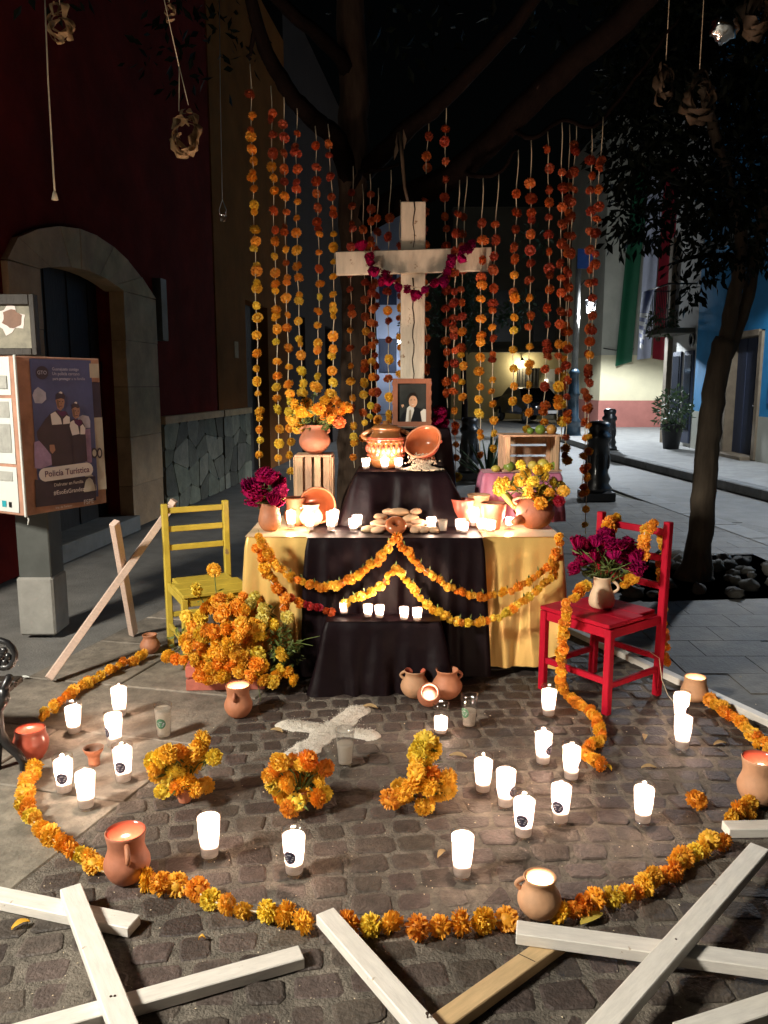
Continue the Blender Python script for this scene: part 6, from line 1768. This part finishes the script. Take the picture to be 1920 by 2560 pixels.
gl_ground('dense ground garland from the handled glowing pot toward the short board', [(1400, 2282), (1440, 2268), (1480, 2252), (1520, 2245), (1560, 2238), (1600, 2222), (1640, 2205), (1672, 2180), (1705, 2150), (1745, 2125), (1785, 2108), (1820, 2092)], dict(orange=5, amber=5, yellow=1), .034, .046, .010)
gl_ground('short ground garland tucked under the glowing pot above the short board', [(1826, 2040), (1845, 2028), (1868, 2022), (1885, 2005)], dict(amber=5, orange=2), .034, .045, .01)
gl_ground('ground garland running beside the long white board behind the far candles', [(1772, 1752), (1795, 1762), (1820, 1785), (1845, 1802), (1868, 1822), (1892, 1848), (1915, 1870), (1940, 1890)], dict(amber=4, orange=5), .033, .042, .010)
o = thing('lone_marigold', 'single orange marigold head lying alone on the cobbles', 'flower', PZ(1742, 2000, .03)); blossom(o, PZ(1742, 2000, .034), .040, 'orange', rot=(.3, .2, 0)); o = None

# ================================================================ POTS ON THE GROUND
gp = 'clay pots ringing the altar'
Z0 = .003
def gpot(px, py, h, prof, m, label, handles=(), lit=False, liner=None, cat='clay pot', **k):
    q = PZ(px, py, Z0); return pot('clay_pot', label, cat, q, h, prof, m, handles, gp, lit, liner, **k)
gpot(376, 1632, .11, P_OLLA, 'terracotta', 'small clay pot holding pale wax at the yellow chair end of the thin garland', fill=('wax', .85, 'wax_solid'))
gpot(80, 1893, .128, [(.36, 0), (.48, .2), (.56, .45), (.55, .62), (.46, .85), (.48, 1)], 'red_clay', 'glossy red terracotta pot beside the iron bench', lit=True, watts=.5)
gpot(320, 2196, .162, P_MUG, 'terracotta', 'tall terracotta jug with one handle facing the crossed white boards', (-1.2,), True, 'glaze_inside', hz=(.55, .90), watts=.6)
gpot(1347, 2288, .124, P_OLLA, 'tan_clay', 'round tan pot with a side handle and glowing inside at the pinkish cross', (2.9,), True, hz=(.62, .93), hout=.035)
gpot(1735, 1748, .116, [(.40, 0), (.60, .2), (.57, .45), (.44, .8), (.46, 1)], 'tan_clay', 'tan pot with glowing mouth against the long white board', (), True, watts=.7)
gpot(1893, 2003, .172, P_MUG, 'tan_clay', 'tan pot with a pink glowing mouth above the short board end', (), True, 'glaze_inside', watts=.5)
gpot(597, 1788, .15, P_MUG, 'terracotta', 'waisted clay pot with a brightly glowing mouth below the reddish crate', (-1.7,), True, hz=(.60, .85), hout=.02)
gpot(1037, 1742, .138, P_OLLA, 'tan_clay', 'tan clay pot with an ear handle, first of the pair before the black step', (2.6,), False, 'glaze_inside', hz=(.60, .92), hout=.04)
gpot(1117, 1744, .146, P_OLLA, 'terracotta', 'reddish clay pot with an ear handle, second of the pair before the black step', (.5,), False, hz=(.60, .92), hout=.04)
q = PZ(1072, 1778, .0)
rotp = Matrix.Rotation(.95, 3, 'X')
pot('clay_pot', 'pot tipped toward the viewer with its mouth full of candlelight', 'clay pot', q + V((0, .045, .05)), .115, [(.20, 0), (.42, .15), (.50, .4), (.46, .65), (.38, .85), (.40, 1)], 'terracotta', (), gp, True, rot=rotp, watts=.9)
q = PZ(236, 1912, Z0); pot('small_flowerpot', 'tiny empty rust coloured cup among the candles by the bench pot', 'flower pot', q, .075, [(.30, 0), (.30, .55), (.44, .72), (.52, .9), (.55, 1)], 'terracotta', (), None, False, 'paint_brown', wall=.004)

# ================================================================ THREE LITTLE BOUQUETS ON THE GROUND
def posy(px, py, label, heads, hpot=.11, Y0=None, seed=1):
    q = PZ(px, py, Z0); t = pot('clay_pot', 'small clay pot under ' + label[1], 'flower pot', q, hpot, P_FLOWERPOT, 'terracotta', (), 'pots of the three small bouquets', wall=.005)
    b = thing('marigold_posy', label[0], 'flowers', q + V((0, 0, hpot)), 0, 'small marigold bouquets on the cobbles')
    r2 = random.Random(seed); tops = []
    for (x, y, k) in heads:
        p = PY(x, y, q.y + r2.uniform(-.07, .05)); p.z = max(p.z, .04); tops.append(p)
        blossom(b, p, r2.uniform(.033, .041), k)
    sprigs(b, q + V((0, 0, hpot*.7)), tops, seed, 3, L=.05)
H1 = [(400, 1895), (388, 1915), (395, 1935), (420, 1885), (445, 1880), (430, 1905), (415, 1925), (455, 1900), (470, 1895), (485, 1880), (500, 1865), (505, 1850), (535, 1893), (498, 1895), (480, 1915), (460, 1925), (465, 1955), (445, 1965), (480, 1962), (490, 1975), (515, 1980), (408, 1978), (425, 1945), (440, 1930), (385, 1900)]
posy(462, 2002, ('open straggling marigold bouquet nearest the stickered candles', 'the open straggling marigold bouquet'), [(x, y, random.choice(('amber', 'amber', 'orange', 'yellow'))) for x, y in H1], .085, seed=3)
H2 = [(688, 1920), (675, 1940), (700, 1905), (720, 1925), (700, 1945), (730, 1905), (755, 1915), (770, 1900), (775, 1925), (745, 1935), (720, 1955), (745, 1960), (770, 1950), (795, 1930), (815, 1920), (800, 1950), (785, 1975), (760, 1980), (735, 1985), (710, 1975), (690, 1965), (715, 2005), (740, 2005), (700, 2020), (725, 2022), (795, 1995), (810, 1985), (765, 2000), (680, 1955)]
posy(750, 2022, ('dense marigold bouquet at the foot of the salt cross', 'the dense marigold bouquet'), [(x, y, random.choice(('amber', 'amber', 'orange', 'orange', 'yellow'))) for x, y in H2], .08, seed=4)
H3 = [(1062, 1850), (1075, 1862), (1085, 1875), (1050, 1870), (1040, 1885), (1068, 1890), (1045, 1905), (1060, 1920), (1040, 1930), (1075, 1935), (1090, 1945), (1105, 1955), (1050, 1950), (1030, 1962), (1010, 1985), (1000, 1970), (975, 1998), (985, 2010), (1120, 1945), (1115, 1970), (1095, 1985), (1020, 1985), (1050, 2020), (1065, 2028), (1070, 1965), (1000, 1990)]
posy(1062, 2022, ('tall leaning marigold bouquet with a rising yellow spray', 'the tall leaning marigold bouquet'), [(x, y, 'yellow' if y < 1930 else random.choice(('amber', 'orange', 'amber'))) for x, y in H3], .08, seed=5)

# ================================================================ SALT CROSS
sc_ = MB(); rs = random.Random(101)
def salt_h(x, y, segs):
    h = 0
    for a, b, wv, hh in segs:
        d = b-a; t_ = max(0, min(1, (V((x, y))-a).dot(d)/d.length_squared)); dist = (V((x, y))-(a+d*t_)).length
        e = dist/(wv*(1+.35*noise.noise(V((x*14, y*14, 3)))))
        if e < 1: h = max(h, hh*(1-e*e)*(1+.35*noise.noise(V((x*40, y*40, 1)))))
    return h
g2 = lambda px, py: V(PZ(px, py)[:2])
segs = [(g2(735, 1895), g2(895, 1775), .060, .016), (g2(715, 1812), g2(925, 1838), .050, .014)]
x0, x1, y0, y1 = -.55, .02, 3.05, 3.72; n = 110
vs = []; ok = []
for j in range(n+1):
    for i in range(n+1):
        x = x0+(x1-x0)*i/n; y = y0+(y1-y0)*j/n; h = salt_h(x, y, segs); vs.append(V((x, y, Z0-.004+h+ (rs.uniform(0, .002) if h > 0 else -.004)))); ok.append(h > 0)
fs = []
for j in range(n):
    for i in range(n):
        q = (j*(n+1)+i, j*(n+1)+i+1, (j+1)*(n+1)+i+1, (j+1)*(n+1)+i)
        if sum(ok[k] for k in q) >= 2: fs.append(q)
sc_.add(vs, fs, False)
for k in range(2600):
    a, b, wv, hh = rs.choice(segs); t_ = rs.uniform(-.03, 1.03); s_ = rs.gauss(0, wv*.62)
    d = (b-a); nn = V((-d.y, d.x)).normalized(); p = a + d*t_ + nn*s_
    h = salt_h(p.x, p.y, segs); e = rs.uniform(.0012, .0028); z = Z0+h+.0005
    v0 = V((p.x, p.y, z))
    sc_.add([v0+V((e, 0, 0)), v0+V((-e*.5, e*.8, 0)), v0+V((-e*.5, -e*.8, 0)), v0+V((0, 0, e*1.3))], [(0, 1, 3), (1, 2, 3), (2, 0, 3)])
o = sc_.build('salt_cross', 'salt'); tag(o, 'cross of white salt poured on the cobbles below the altar', 'salt cross', None, 'stuff')

# ================================================================ CANDLES ON THE GROUND
gc = 'glass candles on the cobbles'
cl = [(186, 1836, True, None, 0, 'plain lit candle closest to the thin garland'), (300, 1793, True, None, 0, 'lit candle farthest back on the flagstones, behind the one with a half hidden sticker'), (287, 1868, True, 'dark', -.75, 'lit candle with a sticker half turned away, just before the backmost one'),
      (410, 1844, False, 'green', -.05, 'barely lit candle with a green sticker on the flagstones'), (310, 1957, True, 'dark', -.02, 'lit candle with a dark sticker nearest the straggling bouquet'), (162, 1984, True, 'dark', .18, 'lit candle with a dark sticker nearest the ground garland and bench pot'),
      (217, 2022, True, None, 0, 'plain lit candle at the tip of the flagstones'), (525, 2146, True, None, 0, 'plain lit candle alone between the tall jug and the salt cross bouquet'), (736, 2187, True, 'dark', -.32, 'lit candle with a dark sticker in front of the dense bouquet'),
      (1155, 2194, True, None, 0, 'plain lit candle in front of the leaning bouquet'), (1308, 2094, True, 'dark', -.35, 'lit candle with a low dark sticker above the handled glowing pot'), (1400, 2058, True, 'dark', -.55, 'lit candle with a sticker at its shaded edge, beside the low stickered one'),
      (1263, 2019, True, 'dark', .85, 'lit candle with a sticker turned aside, second from the leaning bouquet'), (1207, 1982, True, None, 0, 'plain lit candle first from the leaning bouquet toward the red chair'), (1357, 1912, True, 'dark', .7, 'lit candle with a sticker on its garland side near the trailing garland'),
      (1427, 1951, True, 'dark', 1.2, 'lit candle just below the end of the trailing garland'), (1606, 2059, True, None, 0, 'plain lit candle standing apart toward the lone marigold head'), (1371, 1792, True, None, 0, 'lit candle at the front leg of the red chair'),
      (1701, 1808, True, 'dark', .8, 'lit candle behind another one near the long white board'), (1704, 1875, True, None, 0, 'lit candle in front of another one near the long white board'),
      (1102, 1836, True, None, 0, 'half burnt candle with a low flame before the tipped pot'), (1172, 1818, False, 'green', -.75, 'unlit candle with a green sticker beside the half burnt one'), (863, 1913, False, None, 0, 'unlit candle glass standing on the salt cross')]
for px, py, lit, st, turn, lab in cl:
    q = PZ(px, py, Z0)
    lv = random.uniform(.84, .95); sc = 1.10
    if 'half burnt' in lab: lv = .52
    if 'standing on the salt' in lab: lv = .62
    if py < 1860 and lit: sc = 1.07
    candle(q, lab, gc, TALL, lit, st, turn, sc=sc*random.uniform(.97, 1.03), level=lv)

# ================================================================ HANGING ORNAMENTS
def husk(label, px, py, Y, wpx, hpx, seed, top=None, nm='husk_ornament', m='husk', strips=13):
    wpx *= .76; hpx *= .84
    r2 = random.Random(seed); c = PY(px, py, Y); s = Y/F
    t = thing(nm, label, 'ornament', c, 0, 'dried husk ornaments hanging from the tree')
    for k in range(strips*2):
        a = k*6.2832/(strips*2) + r2.uniform(-.2, .2); rr = r2.uniform(.16, .40)
        ctr = c + V((wpx*s*rr*math.cos(a), wpx*s*r2.uniform(-.22, .22), hpx*s*rr*math.sin(a)))
        d = V((-math.sin(a)*wpx + r2.uniform(-45, 45), r2.uniform(-40, 40), math.cos(a)*hpx + r2.uniform(-45, 45))).normalized()
        n = V((math.cos(a)*.8, r2.uniform(-.9, .2), math.sin(a)*.8 + .05)).normalized(); sd = d.cross(n).normalized()
        L, wv = hpx*s*r2.uniform(.26, .44), wpx*s*r2.uniform(.10, .30); vs = []
        cv = r2.uniform(.2, .8)
        for j in range(5):
            f = j/4-.5
            e = wv*(1-abs(f)*1.5)*(.8+.5*noise.noise(V((j, k, seed)))) + .002
            cc = ctr + d*L*f + n*(L*cv*(.25-f*f)*2)
            vs += [cc - sd*e + n*e*.3, cc + n*e*.0, cc + sd*e + n*e*.4]
        mb = MB(); mb.add(vs, [(j*3+i, j*3+i+1, j*3+3+i+1, j*3+3+i) for j in range(4) for i in range(2)], True)
        mb.build('husk_strip', m, t)
    mb = MB(); tp = c + V((0, 0, hpx*s*.46))
    if top: mb.tube([tp + V((-wpx*s*.18, 0, 0)), PY(*top, Y), PY(*top, Y) + V((.001, 0, .002)), tp + V((wpx*s*.14, 0, .03))], .0022, 5); mb.tube([PY(*top, Y), PY(top[0]-38, top[1]-170, Y), PY(top[0]-70, -160, Y)], .0022, 5)
    else: mb.tube([tp, tp + V((0, 0, .9))], .0022, 5)
    mb.build('string', 'twine', t)
    return t
husk('crumpled ring of dried husks hanging in a string loop by the dark red wall', 463, 335, 4.3, 92, 130, 3, (448, 168), strips=16)
husk('dried husk piece hanging at the very top above the string with a tassel', 152, 62, 4.0, 62, 100, 5)
husk('small dried husk tip hanging above the string loop', 424, 30, 4.4, 26, 56, 6, strips=5)
husk('twisted dark husk hanging in the street tree crown', 1662, 210, 5.0, 48, 130, 7, strips=9, m='husk_shaded')
husk('drooping husk bundle hanging lowest in the street tree crown', 1745, 245, 5.0, 80, 150, 8, strips=13, m='husk_shaded')
husk('pale husk bundle at the top corner beside the foil ball', 1893, 40, 4.2, 90, 130, 9, strips=13, m='husk_shaded')
q = PY(1810, 68, 4.2); mb = MB(); mb.ball((0, 0, 0), (.066, .06, .066), 18, 12, bump=.35, seed=4)
o = mb.build('foil_ball', 'foil', at=None); o.location = q; tag(o, 'crumpled silver foil ball hanging beside the pale husk bundle', 'ornament')
t = thing('tassel_string', 'long pale string ending in a small tassel over the arched door', 'ornament', PY(134, 470, 4.6))
mb = MB(); mb.tube([PY(110, -60, 4.6), PY(120, 200, 4.6), PY(134, 440, 4.6), PY(137, 480, 4.6)], [.0035, .004, .005, .005], 6); mb.build('string', 'twine', t)
mb = MB(); q = PY(137, 490, 4.6); mb.lathe([(.004, .03), (.012, .01), (.019, -.02), (.014, -.022), (0, -.01)], 9, q); mb.build('tassel', 'twine', t)
t = thing('hanging_jar', 'tiny glass jar in a wire loop hanging beside the outermost strand', 'ornament', PY(556, 530, 4.6))
mb = MB(); mb.tube([PY(548, -60, 4.6), PY(551, 250, 4.6), PY(556, 500, 4.6), PY(548, 525, 4.6), PY(550, 538, 4.6)], .0022, 5); mb.tube([PY(556, 500, 4.6), PY(566, 525, 4.6), PY(564, 538, 4.6)], .0022, 5); mb.build('wire', 'wire', t)
mb = MB(); q = PY(557, 541, 4.6); mb.lathe([(.0, -.03), (.018, -.028), (.021, 0), (.018, .022), (.020, .026)], 12, q, closed=True); mb.build('jar', 'glass', t)
mb = MB(); mb.lathe([(.0195, .004), (.0215, .006), (.0195, .009)], 12, q, closed=True); mb.build('band', 'chrome', t)

# ================================================================ LITTER ON THE PAVING
def litter(px, py, L, ang, label, m='leaf_dry', wid=.45):
    q = PZ(px, py, Z0+.003); d = V((math.cos(ang), math.sin(ang), .03)); s = V((-math.sin(ang), math.cos(ang), 0)); mb = MB(); vs = []
    for j in range(6):
        f = j/5; e = L*wid*.5*math.sin(math.pi*min(1, .06+f*.94))**.8
        c = d*(L*(f-.5)) + V((0, 0, .010*math.sin(f*3.1)))
        vs += [c - s*e + V((0, 0, .006)), c, c + s*e + V((0, 0, .007))]
    mb.add(vs, [(j*3+i, j*3+i+1, j*3+3+i+1, j*3+3+i) for j in range(5) for i in range(2)], True)
    o = mb.build('fallen_leaf', m); o.location = q; tag(o, label, 'leaf', 'fallen leaves on the paving')
for a in ((692, 1830, .07, -.5, 'curled fallen leaf at the arm of the salt cross', 'leaf_dry'), (1145, 1893, .075, -.3, 'narrow dry leaf between the leaning bouquet and the plain candle', 'leaf_dry'), (1104, 2138, .045, .9, 'small brown leaf beside the plain candle in front', 'leaf_dry'),
          (1480, 2300, .085, .5, 'pale green leaf under the dense ground garland', 'fruit_yellow'), (1612, 1845, .05, 1.2, 'withered leaf scrap beyond the trailing garland', 'leaf_dry'), (1622, 1922, .06, -.1, 'thin dry leaf above the candle standing apart', 'leaf_dry'),
          (1800, 1862, .06, .2, 'crumpled leaf near the long board garland', 'leaf_dry'), (925, 1770, .08, -.4, 'dry stalk like leaf at the head of the salt cross', 'leaf_dry'), (975, 1712, .07, .7, 'pale torn leaf before the black step', 'leaf_dry'), (60, 1698, .06, .2, 'white paper scrap on the dark paving by the propped cross', 'paper_white'),
          (52, 2255+60, .05, .7, 'orange petal scrap under the first crossing board', 'petal_amber'), (505, 2350, .02, 0, 'tiny orange petal below the spaced garland', 'petal_amber'), (1520, 1922, .05, -1.2, 'yellow petal stalk at the very end of the trailing garland', 'petal_yellow')):
    litter(*a)
mb = MB(); rs = random.Random(131)
for k in range(420):
    px, py = rs.uniform(0, 1920), rs.uniform(1640, 2560); q = PZ(px, py, Z0-.002); e = rs.uniform(.0015, .0042)*(q.y/2.4)
    a = rs.uniform(0, 6.28); d = V((math.cos(a), math.sin(a), 0)); s = V((-d.y, d.x, 0))
    mb.add([q - d*e, q + s*e*.6 + V((0, 0, e*.4)), q + d*e, q - s*e*.6 + V((0, 0, e*.6))], [(0, 1, 2), (0, 2, 3)])
tag(mb.build('petal_crumbs', 'twine'), 'pale crumbs and petal bits scattered over the cobbles', 'crumbs', None, 'stuff')
